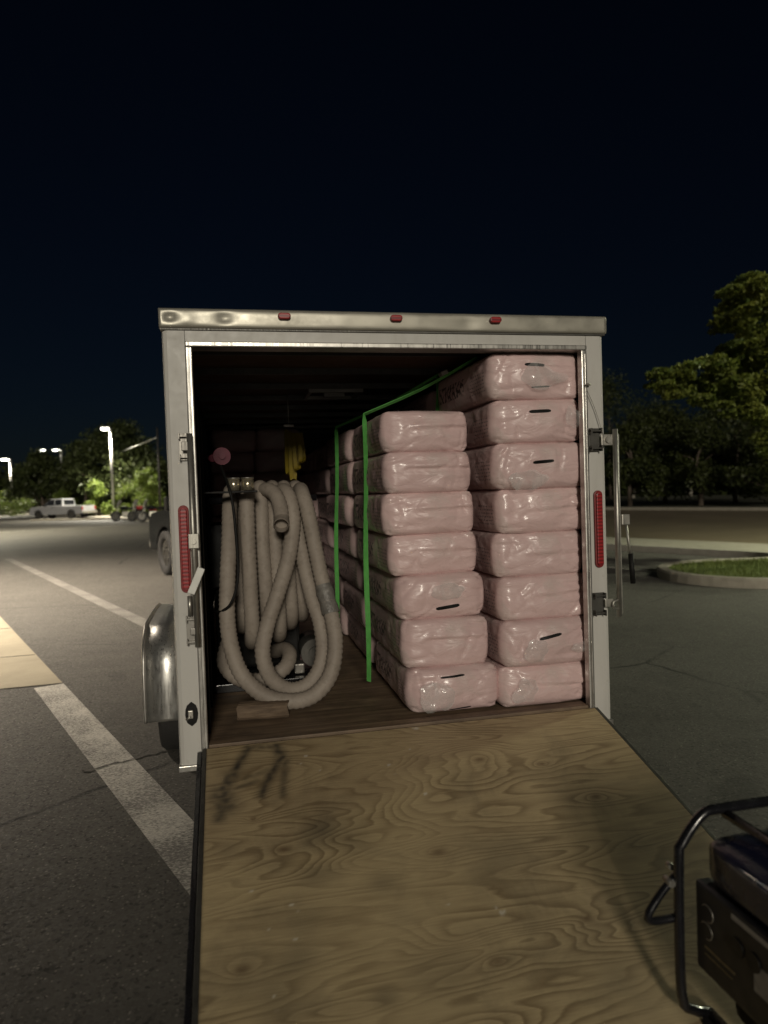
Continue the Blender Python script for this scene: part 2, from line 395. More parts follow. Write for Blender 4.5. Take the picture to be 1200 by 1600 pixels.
for k in range(22):
    q = a+Vector((N2.x, N2.y, 0))*(0.55*k/21)+Vector((0.02*rgc.uniform(-1, 1), 0.02*rgc.uniform(-1, 1)+0.05*k/21, 0)); pts.append((q, rgc.uniform(0.004, 0.02)))
for (p, wa), (q, wb) in zip(pts, pts[1:]):
    bm.faces.new([bm.verts.new((p.x, p.y-wa, 0.008)), bm.verts.new((q.x, q.y-wb, 0.008)), bm.verts.new((q.x, q.y+wb, 0.008)), bm.verts.new((p.x, p.y+wa, 0.008))])
tag(obj("ground_crack", bm, ASPH), kind='structure')
# crosswise painted lines far down the lot
strip("parking_line", -9, 9.5, 42.0, 42.25, 0.004, LINE); strip("parking_line", -12, 9.5, 53.0, 53.3, 0.004, LINE)
# concrete slab at the head of the line
A = gp(-0.83, 4.13); B = gp(-0.83, 22.0)
poly("concrete_slab", [(A.x, A.y), (B.x, B.y), (-26, 16.0), (-16, 2.6)], 0.008, SLAB)
# thin joints on the slab
for k, t in enumerate((5.6, 7.6, 9.8)):
    a = gp(-0.84, t); bm = BM()
    box(bm, (0, -0.008, 0.009), (-9, 0.008, 0.0105), Matrix.Translation(Vector((a.x, a.y, 0.0))) @ Matrix.Rotation(R(2), 4, 'Z'))
    tag(obj("slab_joint", bm, BLKM), kind='structure')
strip("sidewalk", 12.35, 14.2, -40, 200, 0.13, CONC, h=1)
strip("kerb", 12.2, 12.345, -40, 200, 0.14, m_concrete("kerb_concrete", (0.28, 0.26, 0.22)), h=1)
strip("road", 14.35, 33.0, -60, 400, 0.006, ROAD)
strip("far_kerb", 33.0, 33.35, -60, 400, 0.16, CONC, h=1)
strip("field", 33.36, 300, -200, 600, 0.10, FIELD)

def stadium(c1, c2, r, seg=22):
    c1, c2 = Vector(c1), Vector(c2); d = (c2-c1).normalized(); a0 = math.atan2(d.y, d.x); out = []
    for k in range(seg+1):
        a = a0+math.pi/2+math.pi*k/seg; out.append((c1.x+r*math.cos(a), c1.y+r*math.sin(a)))
    for k in range(seg+1):
        a = a0-math.pi/2+math.pi*k/seg; out.append((c2.x+r*math.cos(a), c2.y+r*math.sin(a)))
    return out
def island(c1, c2, r, name, turf=TURF):
    out, inn = stadium(c1, c2, r), stadium(c1, c2, r-0.17)
    bm = BM(); n = len(out)
    rows = [[bm.verts.new((p[0], p[1], z)) for p in pts] for pts, z in ((out, -0.02), (out, 0.12), (stadium(c1, c2, r-0.02), 0.15), (inn, 0.15), (inn, 0.05))]
    for j in range(4):
        for i in range(n): bm.faces.new([rows[j][i], rows[j][(i+1) % n], rows[j+1][(i+1) % n], rows[j+1][i]])
    bmesh.ops.recalc_face_normals(bm, faces=bm.faces[:])
    tag(obj("island_kerb", bm, CONC), kind='structure')
    bm = BM(); bm.faces.new([bm.verts.new((p[0], p[1], 0.12)) for p in inn]); bmesh.ops.recalc_face_normals(bm, faces=bm.faces[:])
    for f in bm.faces:
        if f.normal.z < 0: f.normal_flip()
    tag(obj(name, bm, turf), kind='structure')
    return inn
IC1, IC2, IR = (7.62, 6.95), (16.0, 5.2), 1.5
island(IC1, IC2, IR, "island_lawn")
# grass blades on the island
bm = BM(); rg = random.Random(4); c1, c2 = Vector(IC1), Vector(IC2)
for i in range(16000):
    t = rg.random()**1.6; q = c1.lerp(c2, t*0.6)+Vector((rg.uniform(-1, 1), rg.uniform(-1, 1)))*(IR-0.17)
    ab = c2-c1; s = max(0, min(1, (q-c1).dot(ab)/ab.length_squared))
    if (q-(c1+ab*s)).length > IR-0.19: continue
    a = rg.uniform(0, 6.28); h = rg.uniform(0.03, 0.085); l = rg.uniform(-0.04, 0.04)
    dx, dy = math.cos(a)*0.006, math.sin(a)*0.006
    bm.faces.new([bm.verts.new((q.x-dx, q.y-dy, 0.12)), bm.verts.new((q.x+dx, q.y+dy, 0.12)), bm.verts.new((q.x+l, q.y+l*0.5, 0.12+h))])
tag(obj("grass", bm, TURF), "short green grass growing inside the kerbed parking island", "grass", kind='stuff')

# ------------------------------------------------------------------ trailer
TR = empty("cargo_trailer", (0, 0, 0), 0, "white enclosed cargo trailer with its rear ramp lowered and pink bags inside", "trailer")
W, ZT, ZB, ZF, ZO, XO, LEN = 1.065, 2.456, 0.396, 0.5, 2.292, 0.937, 5.3
def part(name, mat, fn, parent=TR, smooth=False):
    bm = BM(); fn(bm); return obj(name, bm, mat, parent, smooth)
# side walls, roof, nose, floor, ceiling
for s in (-1, 1):
    part("side_wall", WHITE, lambda b: box(b, (min(s*W, s*(W-0.02)), 0.065, ZB), (max(s*W, s*(W-0.02)), LEN, 2.40)))
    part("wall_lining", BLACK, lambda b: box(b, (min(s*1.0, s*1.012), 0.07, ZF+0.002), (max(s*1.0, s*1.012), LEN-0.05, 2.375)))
part("front_wall", WHITE, lambda b: box(b, (-W, LEN+0.002, ZB), (W, LEN+0.03, 2.40)))
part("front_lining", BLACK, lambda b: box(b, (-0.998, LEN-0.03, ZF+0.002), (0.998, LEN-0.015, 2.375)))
part("roof", WHITE, lambda b: box(b, (-W+0.01, 0.07, 2.41), (W-0.01, LEN, 2.45), bev=0.01))
part("ceiling", CEIL, lambda b: box(b, (-1.02, 0.07, 2.378), (1.02, LEN-0.01, 2.392)))
def bows(b):
    for k in range(9): box(b, (-0.99, 0.42+k*0.6, 2.34), (0.99, 0.45+k*0.6, 2.377))
part("roof_bows", DARKM, bows)
part("floor", FLOOR, lambda b: box(b, (-0.998, 0.085, ZF-0.02), (0.998, LEN-0.02, ZF)))
part("threshold", FLOOR, lambda b: box(b, (-XO+0.002, 0.0, ZF-0.022), (XO-0.002, 0.08, ZF+0.006), bev=0.004))
part("chassis", DARKM, lambda b: (box(b, (-0.95, 0.075, 0.40), (-0.88, LEN, 0.475)), box(b, (0.88, 0.075, 0.40), (0.95, LEN, 0.475)), box(b, (-0.93, 0.01, 0.40), (0.93, 0.07, 0.472))))
# rear frame skin: posts and header, butted
for s in (-1, 1):
    xi, xo = 0.968, W
    def post(b, s=s):
        pts = [(s*xi, 0.0), (s*(xo-0.022), 0.0), (s*(xo-0.007), 0.007), (s*xo, 0.024), (s*xo, 0.062), (s*xi, 0.062)]
        prism(b, pts, 2, ZB+0.028, 2.372)
    part("rear_post", WHITE, post)
    part("post_foot", ALU, lambda b, s=s: box(b, (min(s*xi, s*(xo+0.004)), -0.006, ZB), (max(s*xi, s*(xo+0.004)), 0.07, ZB+0.026), bev=0.003))
    def jamb(b, s=s):
        a, c = sorted((s*XO, s*0.966)); box(b, (a, -0.012, 0.40), (c, 0.035, ZO), bev=0.005)
    part("door_jamb", ALU, jamb)
    part("jamb_lip", ALU, lambda b, s=s: box(b, (min(s*0.950, s*0.957), -0.020, 0.42), (max(s*0.950, s*0.957), -0.0125, ZO-0.02), bev=0.002))
part("header", WHITE, lambda b: box(b, (-0.966, 0.0, ZO+0.026), (0.966, 0.062, 2.372)))
part("header_trim", ALU, lambda b: box(b, (-0.966, -0.014, ZO), (0.966, 0.10, ZO+0.024), bev=0.005))
def cap(b):
    nx, nz = 160, 8
    g = []
    for i in range(nx+1):
        x = -W-0.008+(2*W+0.016)*i/nx; colv = []
        for j in range(nz+1):
            t = j/nz; z = 2.374+(ZT-2.374)*t
            y = -0.014-0.004*min(1, 6*t)*min(1, 6*(1-t))
            for dx, dz, w_, am in ((-1.025, 2.42, 0.022, 0.012), (-0.79, 2.418, 0.030, 0.010), (-0.95, 2.41, 0.03, -0.004), (0.35, 2.41, 0.06, 0.004)):
                y += am*math.exp(-(((x-dx)/w_)**2+((z-dz)/(w_*0.75))**2))
            y += 0.0025*noise.noise(Vector((x*5, z*20, 3)))
            colv.append(b.verts.new((x, y, z)))
        e = b.verts.new((x, 0.0, ZT+0.006)); e2 = b.verts.new((x, 0.07, ZT+0.008)); e3 = b.verts.new((x, 0.07, 2.374)); 
        g.append([e3]+colv+[e, e2])
    for i in range(nx):
        for j in range(len(g[0])):
            k = (j+1) % len(g[0])
            f = b.faces.new([g[i][j], g[i+1][j], g[i+1][k], g[i][k]]); f.smooth = 1 <= j < nz+1
    b.faces.new(g[0]); b.faces.new(g[-1][::-1]); bmesh.ops.recalc_face_normals(b, faces=b.faces[:])
part("roof_cap", CAPM, cap)
part("cap_edge", DARKM, lambda b: box(b, (-W-0.004, -0.009, 2.366), (W+0.004, 0.06, 2.373)))
def capsule_pts(cx, cz, wx, hz, seg=8):
    out = []; r = min(wx, hz)/2
    if hz > wx:
        for k in range(seg+1): a = math.pi*k/seg; out.append((cx+r*math.cos(a), cz+hz/2-r+r*math.sin(a)))
        for k in range(seg+1): a = math.pi+math.pi*k/seg; out.append((cx+r*math.cos(a), cz-hz/2+r+r*math.sin(a)))
    else:
        for k in range(seg+1): a = -math.pi/2+math.pi*k/seg; out.append((cx+wx/2-r+r*math.cos(a), cz+r*math.sin(a)))
        for k in range(seg+1): a = math.pi/2+math.pi*k/seg; out.append((cx-wx/2+r+r*math.cos(a), cz+r*math.sin(a)))
    return out
for x in (-0.527, -0.008, 0.482):
    def ml(b, x=x): prism(b, capsule_pts(x, 2.428, 0.058, 0.028), 1, -0.042, -0.018, 0.005)
    mk = part("marker_light", RED, ml, smooth=False)
for s, x in ((-1, -1.003), (1, 1.010)):
    tl = part("tail_light", simple("red_bezel", (0.20, 0.012, 0.012), 0.5), lambda b: prism(b, capsule_pts(x, 1.397, 0.046, 0.39), 1, -0.014, -0.0005, 0.004))
    part("lens", RED, lambda b: prism(b, capsule_pts(x, 1.397, 0.030, 0.368), 1, -0.024, -0.0142, 0.004), parent=tl)
# left bar lock: stays against the jamb
def bracket(b, x, z, h, w_=0.055):
    for dz in (-h/2+0.014, h/2-0.014):
        box(b, (x-w_/2, -0.040, z+dz-0.004), (x+w_/2, -0.0165, z+dz+0.004), bev=0.001); box(b, (x-w_/2, -0.044, z+dz-0.014), (x-w_/2+0.006, -0.0165, z+dz+0.014), bev=0.001); box(b, (x+w_/2-0.006, -0.044, z+dz-0.014), (x+w_/2, -0.0165, z+dz+0.014), bev=0.001)
    box(b, (x-w_/2, -0.016, z-h/2), (x+w_/2, -0.0125-0.0005, z+h/2), bev=0.001)
XL = -0.962; KEEP = m_alu('keeper_metal', (0.30, 0.285, 0.26), 0.45)
bl = part("bar_lock", STEEL, lambda b: (cyl(b, (XL, -0.052, 0.965), (XL, -0.052, 1.905), 0.0125), cyl(b, (XL-0.028, -0.035, 1.1), (XL-0.028, -0.035, 1.19), 0.010)))
part("keeper", KEEP, lambda b: (bracket(b, XL-0.024, 1.85, 0.12, 0.048), box(b, (XL-0.035, -0.06, 1.83), (XL+0.012, -0.048, 1.87), bev=0.003)), bl)
part("keeper", KEEP, lambda b: (bracket(b, XL-0.024, 1.035, 0.13, 0.048), box(b, (XL-0.03, -0.06, 1.02), (XL+0.012, -0.048, 1.05), bev=0.003)), bl)
part("latch", STEEL, lambda b: (box(b, (XL-0.022, -0.068, 1.40), (XL+0.024, -0.040, 1.465), bev=0.004), cyl(b, (XL, -0.078, 1.432), (XL, -0.066, 1.432), 0.012)), bl)
part("handle", simple("white_handle", (0.75, 0.74, 0.70), 0.4), lambda b: box(b, (-0.016, -0.012, -0.06), (0.016, 0.012, 0.06), Matrix.Translation((XL+0.006, -0.085, 1.262)) @ Matrix.Rotation(R(24), 4, 'Y'), bev=0.004), bl)
# right bar lock: swung out past the corner
XR = 1.092
br_ = part("bar_lock", STEEL, lambda b: (cyl(b, (XR, -0.045, 0.955), (XR, -0.045, 1.895), 0.0135), box(b, (XR+0.012, -0.05, 0.97), (XR+0.017, -0.02, 1.86))))
for z in (1.845, 1.02):
    part("keeper", DARKM, lambda b: bracket(b, 0.995, z, 0.115, 0.06), br_)
part("hinge_arm", STEEL, lambda b: (box(b, (1.02, -0.040, 1.815), (1.118, -0.028, 1.870), bev=0.003), cyl(b, (1.055, -0.050, 1.843), (1.055, -0.038, 1.843), 0.017)), br_)
part("hinge_arm", STEEL, lambda b: (box(b, (1.02, -0.040, 1.005), (1.065, -0.028, 1.045), bev=0.003), tube(b, smooth_path([(1.085, -0.05, 1.04), (1.055, -0.055, 1.03), (1.055, -0.055, 1.005), (1.085, -0.05, 0.995)], 0.008), 0.006, 8)), br_)
hb = part("handle", STEEL, lambda b: (box(b, (XR+0.018, -0.062, 1.415), (XR+0.062, -0.030, 1.468), bev=0.004), tube(b, [Vector((XR+0.045, -0.05, 1.42)), Vector((XR+0.062, -0.06, 1.25))], 0.007, 8)), br_)
part("grip", BLKM, lambda b: tube(b, [Vector((XR+0.062, -0.06, 1.27)), Vector((XR+0.070, -0.062, 1.12))], 0.013, 10), hb)
part("cable", STEEL, lambda b: tube(b, smooth_path([(0.945, -0.02, 2.12), (1.0, -0.018, 2.0), (1.04, -0.02, 1.87)], 0.03), 0.0018, 5))
part("latch_pin", STEEL, lambda b: cyl(b, (0.95, -0.035, 2.12), (0.975, -0.02, 2.12), 0.006))
# plug in the left post
pg = part("plug_socket", BLKM, lambda b: prism(b, [(-1.004+0.028*math.cos(a)*(1 if abs(math.sin(a)) < 0.8 else 0.55), 0.655+0.055*math.sin(a)) for a in [math.pi*2*k/16 for k in range(16)]], 1, -0.006, -0.001, 0.001))
part("latch", STEEL, lambda b: (box(b, (-1.018, -0.026, 0.640), (-0.996, -0.0065, 0.676), bev=0.003), cyl(b, (-1.028, -0.018, 0.636), (-1.005, -0.022, 0.65), 0.006)), pg)
part("side_marker", RED, lambda b: box(b, (-W-0.014, 0.60, 0.535), (-W-0.001, 0.66, 0.565), bev=0.003))
part("clearance_light", BLKM, lambda b: box(b, (-W-0.03, 0.45, 1.09), (-W-0.001, 0.53, 1.105), bev=0.003))
part("ceiling_vent", simple("vent_white", (0.30, 0.29, 0.26), 0.5), lambda b: (box(b, (-0.24, 1.62, 2.315), (0.14, 1.645, 2.339), bev=0.003), box(b, (-0.24, 1.975, 2.315), (0.14, 2.0, 2.339), bev=0.003),
     box(b, (-0.24, 1.646, 2.315), (-0.215, 1.974, 2.339), bev=0.003), box(b, (0.115, 1.646, 2.315), (0.14, 1.974, 2.339), bev=0.003), box(b, (-0.12, 1.75, 2.300), (0.03, 1.80, 2.338), bev=0.006)))
# fenders and wheels
def fender_pts(th):
    hp = [(0.90, 0.36), (0.898, 0.50), (0.905, 0.62), (0.93, 0.73), (0.985, 0.81), (1.07, 0.862), (1.17, 0.882), (1.53, 0.888)]
    hp = [(q.x, q.y) for q in smooth_path([(a, b, 0) for a, b in hp], 0.022)]
    p = hp+[(3.06-a, b) for a, b in hp[::-1][1:]]
    c = Vector((1.53, 0.40)); inner = [tuple(c+(Vector(q)-c)*(1-th/((Vector(q)-c).length))) for q in p]
    return p+inner[::-1]
for s in (-1, 1):
    fd = part("fender", BRUSH, lambda b: (prism(b, fender_pts(0.006), 0, s*(W+0.002), s*1.305), [setattr(f_, 'smooth', True) for f_ in b.faces if len(f_.verts) == 4]))
    part("fender_rim", ALU, lambda b: (tube(b, smooth_path([(s*1.311, y, z) for y, z in fender_pts(0.006)[:len(fender_pts(0.006))//2]], 0.04), 0.011, 8)), fd)
    whl = empty("wheel", (0, 0, 0), 0, None, None); whl.parent = TR
    def tyre(b):
        prof = [(0.075, 0.20), (0.095, 0.23), (0.103, 0.275), (0.098, 0.315), (0.075, 0.332), (0, 0.336), (-0.075, 0.332), (-0.098, 0.315), (-0.103, 0.275), (-0.095, 0.23), (-0.075, 0.20)]
        n = 40; rings = []
        for k in range(n):
            a = 2*math.pi*k/n
            rings.append([b.verts.new((s*1.18+x, 1.53+r*math.sin(a), 0.336+r*math.cos(a))) for x, r in prof])
        for k in range(n):
            for j in range(len(prof)):
                jj = (j+1) % len(prof)
                f = b.faces.new([rings[k][j], rings[(k+1) % n][j], rings[(k+1) % n][jj], rings[k][jj]]); f.smooth = True
        bmesh.ops.recalc_face_normals(b, faces=b.faces[:])
    part("tyre", RUB, tyre, whl)
    part("rim", STEEL, lambda b: (cyl(b, (s*1.12, 1.53, 0.336), (s*1.23, 1.53, 0.336), 0.198, 28), cyl(b, (s*1.232, 1.53, 0.336), (s*1.27, 1.53, 0.336), 0.05, 16)), whl)
part("axle", DARKM, lambda b: cyl(b, (-1.1, 1.53, 0.336), (1.1, 1.53, 0.336), 0.03, 12))
part("tongue", DARKM, lambda b: (tube(b, [Vector((-0.8, LEN, 0.43)), Vector((0, 6.7, 0.43))], 0.04, 6), tube(b, [Vector((0.8, LEN, 0.43)), Vector((0, 6.72, 0.43))], 0.04, 6)))

# ramp: a plywood sheet in a steel edge, hinged at the sill
SL = R(15.3)
RM = Matrix.Translation((0, -0.022, ZF-0.004)) @ Matrix.Rotation(SL, 4, 'X')       # local -Y runs down the ramp
ramp = part("ramp", DARKM, lambda b: (box(b, (-0.962, -1.86, -0.058), (-0.945, 0.0, 0.004), RM, bev=0.002), box(b, (0.955, -1.86, -0.058), (0.972, 0.0, 0.004), RM, bev=0.002),
      box(b, (-0.9445, -1.86, -0.056), (0.9545, -0.002, -0.022), RM)))
part("ramp_edge", BLK, lambda b: box(b, (-0.985, -1.86, -0.062), (-0.965, -0.01, -0.004), RM, bev=0.003), ramp)
bm = BM(); NX, NY = 250, 245; x0, x1, y0, y1 = -0.944, 0.954, -1.86, -0.004
lk, ls, lf = [], [], []
knots = [(-0.66, -0.68, 0.07), (-0.10, -0.80, 0.09), (0.63, -0.62, 0.07), (0.24, -0.30, 0.08), (-0.05, -1.27, 0.07), (0.50, -0.38, 0.05), (-0.82, -1.15, 0.07), (0.30, -1.18, 0.06), (-0.76, -0.50, 0.03)]
def seg_d(p, a, b):
    a, b = Vector(a), Vector(b); t = max(0, min(1, (p-a).dot(b-a)/(b-a).length_squared)); return (p-(a+(b-a)*t)).length
def rl(px, py):   # photo point on the sloping sheet -> sheet coordinates (used once, for the paint mark, the stains and the painted shadows)
    m_ = math.tan(SL); d = cf+cr*((px-600)/F)-cu*((py-800)/F); t = (0.5+m_*CAM.y-CAM.z)/(d.z-m_*d.y); q = RM.inverted() @ (CAM+d*t); return (q.x, q.y)
strokes = [((388, 1170), (362, 1215), 0.012, 0.55), ((362, 1215), (346, 1242), 0.018, 0.7), ((346, 1242), (352, 1262), 0.028, 0.85), ((352, 1262), (342, 1280), 0.016, 0.6),
           ((388, 1170), (432, 1168), 0.012, 0.4), ((432, 1168), (440, 1185), 0.016, 0.7), ((440, 1185), (418, 1222), 0.012, 0.6), ((418, 1222), (408, 1246), 0.012, 0.5),
           ((446, 1190), (442, 1245), 0.010, 0.4), ((420, 1205), (385, 1218), 0.010, 0.3), ((366, 1235), (402, 1222), 0.008, 0.35)]
strokes = [(rl(*a), rl(*b), r*1.5, min(1, k*1.35)) for a, b, r, k in strokes]
smud_shade = [(470, 1450, 0.09, 0.4), (420, 1560, 0.10, 0.45), (360, 1330, 0.05, 0.3), (760, 1330, 0.12, 0.3), (700, 1520, 0.10, 0.35), (380, 1540, 0.08, 0.35), (850, 1400, 0.07, 0.3), (980, 1520, 0.10, 0.4), (1060, 1420, 0.08, 0.4), (510, 1300, 0.10, 0.55), (545, 1318, 0.07, 0.3), (500, 1365, 0.07, 0.42), (595, 1385, 0.05, 0.55), (440, 1500, 0.09, 0.5), (600, 1560, 0.04, 0.5), (630, 1430, 0.05, 0.2), (900, 1250, 0.07, 0.2), (1000, 1330, 0.10, 0.35), (970, 1440, 0.10, 0.3), (1030, 1560, 0.09, 0.35), (560, 1290, 0.05, 0.3)]  # smudges and soft cast shadows, both painted into the ramp colour
smud_shade = [(*rl(a, b), r, k) for a, b, r, k in smud_shade]
scuf = [(607, 1197, 0.010), (618, 1212, 0.006), (665, 1242, 0.010), (785, 1428, 0.011), (775, 1420, 0.006), (455, 1417, 0.007), (465, 1425, 0.005), (420, 1453, 0.005), (462, 1470, 0.006), (426, 1558, 0.006), (432, 1580, 0.006), (478, 1183, 0.008), (500, 1206, 0.006), (650, 1140, 0.014), (393, 1395, 0.005), (700, 1415, 0.004), (470, 1195, 0.006), (640, 1172, 0.006)]
scuf = [(*rl(a, b), r) for a, b, r in scuf]
lay_k = bm.verts.layers.float.new("knot"); lay_s = bm.verts.layers.float.new("stain_shade"); lay_f = bm.verts.layers.float.new("scuff")
vg = [[bm.verts.new((x0+(x1-x0)*i/NX, y0+(y1-y0)*j/NY, 0.004)) for j in range(NY+1)] for i in range(NX+1)]
for i in range(NX+1):
    for j in range(NY+1):
        v = vg[i][j]; p = Vector((v.co.x, v.co.y)); k = 0
        for a, b_, r in knots:
            d = math.hypot((p.x-a)/(r*1.7), (p.y-b_)/r); k += 1/(1+4*d*d)-0.02 if d < 3 else 0
        v[lay_k] = k; s = 0
        wob = noise.noise(Vector((p.x*40, p.y*40, 0)))
        for a, b_, r, q in strokes:
            d = seg_d(p, a, b_)
            if d < r*3: s = max(s, min(0.9, q*1.25)*math.exp(-(d/r)**2*0.6)*(0.85+0.4*wob))
        for a, b_, r, q in smud_shade:
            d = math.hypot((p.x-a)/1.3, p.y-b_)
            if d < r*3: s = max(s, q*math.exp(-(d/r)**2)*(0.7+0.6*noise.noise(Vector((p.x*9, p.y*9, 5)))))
        edge = max(0, 1-(p.x-x0)/0.008)*0.4
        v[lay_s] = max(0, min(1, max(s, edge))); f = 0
        for a, b_, r in scuf:
            d = math.hypot((p.x-a)*0.8, (p.y-b_)*1.2)+r*0.6*noise.noise(Vector((p.x*150, p.y*150, 9)))
            if d < r: f = max(f, min(1, (r-d)/r*2.5)*0.8)
        v[lay_f] = f
for i in range(NX):
    for j in range(NY): bm.faces.new([vg[i][j], vg[i+1][j], vg[i+1][j+1], vg[i][j+1]])
rim = []
low = {}
for e in [e for e in bm.edges if e.is_boundary]:
    a, b_ = e.verts
    for v in (a, b_):
        if v not in low: low[v] = bm.verts.new((v.co.x, v.co.y, -0.021))
    bm.faces.new([a, b_, low[b_], low[a]])
bm.transform(RM)
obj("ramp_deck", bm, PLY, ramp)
def hinge(b):
    for k in range(13):
        xx = -0.90+k*0.14; cyl(b, (xx, -0.012, ZF-0.02), (xx+0.11, -0.012, ZF-0.02), 0.008, 10)
part("ramp_hinge", DARKM, hinge)

# ------------------------------------------------------------------ bags
BW, BL, BH = 0.45, 0.90, 0.212
def bag_shape(seed, kind, W_=BW, L_=BL, H_=BH):
    """puffy wrapped bale centred on the origin; kind 0: folded end with a crease, 1: smooth end with a carry slot"""
    rg = random.Random(seed)
    so_ = Vector((rg.uniform(0, 50), rg.uniform(0, 50), rg.uniform(0, 50)))
    c0, c1 = rg.uniform(-0.012, 0.016), rg.uniform(-0.08, 0.10); ca = rg.uniform(0.010, 0.018) if kind == 0 else 0.0
    cx0 = rg.uniform(-0.16, -0.10)
    lc = rg.uniform(0.7, 1.3)
    creases = []
    for k in range(9):
        sx = rg.choice((-1, 1)); cx, cz = sx*rg.uniform(0.08, W_/2-0.03), rg.choice((-1, 1))*rg.uniform(0.01, H_/2-0.02)
        an = rg.uniform(0, math.pi); ln = rg.uniform(0.03, 0.10); creases.append((cx, cz, math.cos(an)*ln, math.sin(an)*ln*0.7, rg.uniform(0.002, 0.0055)))
    def f(u, v, w):
        # u,v,w in [-1,1]; superellipsoid-like rounding
        p = Vector((u, v, w))
        x, y, z = u*W_/2, v*L_/2, w*H_/2
        r = 0.052 if kind == 0 else 0.072*lc
        rz = r*0.72
        def rnd(a, b, ha, hb, ra, rb):
            ea, eb = max(0, abs(a)-(ha-ra))/ra, max(0, abs(b)-(hb-rb))/rb
            m_ = max(ea, eb)
            if m_ <= 0 or ea <= 0 or eb <= 0: return a, b
            l = math.hypot(ea, eb); k = m_/l
            return math.copysign(ha-ra+ea*k*ra, a), math.copysign(hb-rb+eb*k*rb, b)
        x, y = rnd(x, y, W_/2, L_/2, r, r*0.9)
        y, z = rnd(y, z, L_/2, H_/2, r*0.7, rz*0.72)
        x, z = rnd(x, z, W_/2, H_/2, rz*0.8, rz*0.7)
        # puff
        bx = (1-(2*z/H_)**2); bz = (1-(2*x/W_)**2)
        x += math.copysign(0.012*max(0, bx), x)*min(1, abs(u)**3)
        z += math.copysign(0.006*max(0, bz), z)*min(1, abs(w)**3)
        q = Vector((x, y, z))
        n1 = noise.noise(q*6+so_); n2 = noise.noise(q*16+so_*2); n3 = noise.noise(Vector((x*9, y*9, z*30))+so_)
        s = min(1, max(abs(v), 0)**2)
        if v < -0.98 or v > 0.98:
            sg = -1 if v < 0 else 1
            y += sg*(0.022*max(0, 1-(2*x/W_)**2)*max(0, 1-(2*z/H_)**2)+0.014*n1+0.006*n2+0.004*n3)
            if ca and x > cx0:
                zc = c0+c1*x; d = (z-zc)
                fa = min(1, (x-cx0)/0.08)
                y -= sg*(ca*math.exp(-(d/0.010)**2)-0.5*ca*math.exp(-((d-0.022)/0.012)**2))*fa
            for cx, cz, dx, dz, am in creases:
                dd = seg_d(Vector((x, z)), (cx-dx, cz-dz), (cx+dx, cz+dz)); y -= sg*am*1.5*math.exp(-(dd/0.0075)**2)
        else:
            if abs(u) > 0.98: x += math.copysign(0.007*n1+0.003*n2+0.002*n3, x)
            if abs(w) > 0.98: z += math.copysign(0.004*n1+0.002*n2, z)
        return Vector((x, y, z))
    return f
def bag_mesh(f, fine=True):
    bm = BM(); nu, nv, nw = (44, 30, 24) if fine else (16, 16, 8)
    cache = {}
    def sp(t): return math.copysign(abs(t)**0.8, t) if abs(t) > 0 else 0
    def V(a, b, c):
        k = (a, b, c)
        if k not in cache: cache[k] = bm.verts.new(f(sp(2*a/nu-1), sp(2*b/nv-1), sp(2*c/nw-1)))
        return cache[k]
    for b in (0, nv):
        for a in range(nu):
            for c in range(nw):
                q = [V(a, b, c), V(a+1, b, c), V(a+1, b, c+1), V(a, b, c+1)]; bm.faces.new(q if b == 0 else q[::-1])
    for a in (0, nu):
        for b in range(nv):
            for c in range(nw):
                q = [V(a, b, c), V(a, b, c+1), V(a, b+1, c+1), V(a, b+1, c)]; bm.faces.new(q if a == 0 else q[::-1])
    for c in (0, nw):
        for a in range(nu):
            for b in range(nv):
                q = [V(a, b, c), V(a, b+1, c), V(a+1, b+1, c), V(a+1, b, c)]; bm.faces.new(q if c == 0 else q[::-1])
    return bm
def slot_mesh(f, x, z, ln, ht, tilt, W_, H_):
    """dark carry slot lying on the front end of the bag"""
    bm = BM(); n, m_ = 12, 3; rows = []
    for i in range(n+1):
        t = i/n-0.5; r_ = []
        for j in range(m_+1):
            s = j/m_-0.5; hh = ht*(1-0.5*(abs(t)*2)**8)
            X, Z = x+t*ln, z+t*ln*tilt+s*hh-0.006*math.cos(t*math.pi)*0.0
            u, w_ = math.copysign(abs(2*X/W_), X), math.copysign(abs(2*Z/H_), Z)
            p = f(u, -1, w_); r_.append(bm.verts.new(p+Vector((0, -0.0025, 0))))
        rows.append(r_)
    fs = []
    for i in range(n):
        for j in range(m_): fs.append(bm.faces.new([rows[i][j], rows[i+1][j], rows[i+1][j+1], rows[i][j+1]]))
    bmesh.ops.solidify(bm, geom=fs, thickness=0.0015)
    return bm
ORD = ["top", "second", "third", "fourth", "fifth", "sixth", "seventh", "bottom"]
DEP = ["frontmost", "second from the opening", "third from the opening", "fourth from the opening", "fifth from the opening"]
zl = [2.017, 1.813, 1.610, 1.403, 1.197, 0.974, 0.735, 0.512]
xl = [(-0.040, 0.39), (-0.045, 0.39), (-0.050, 0.405), (-0.030, 0.415), (0.0, 0.45), (0.02, 0.455), (0.035, 0.505)]
yl = [0.16, 0.15, 0.15, 0.16, 0.13, 0.12, 0.09]
zr = [2.288, 2.062, 1.842, 1.612, 1.390, 1.166, 0.945, 0.712, 0.506]
xr_ = [(0.48, 0.955), (0.50, 0.975), (0.50, 0.98), (0.515, 0.985), (0.51, 0.98), (0.515, 0.985), (0.515, 0.985), (0.50, 0.985)]
yr = [0.055, 0.06, 0.06, 0.08, 0.09, 0.08, 0.06, 0.08]
slots_l = {4: [(0.02, -0.050, 0.12, 0.017, 0.10)], 6: [(-0.02, 0.070, 0.125, 0.010, 0.04), (0.02, -0.096, 0.11, 0.011, 0.12)]}
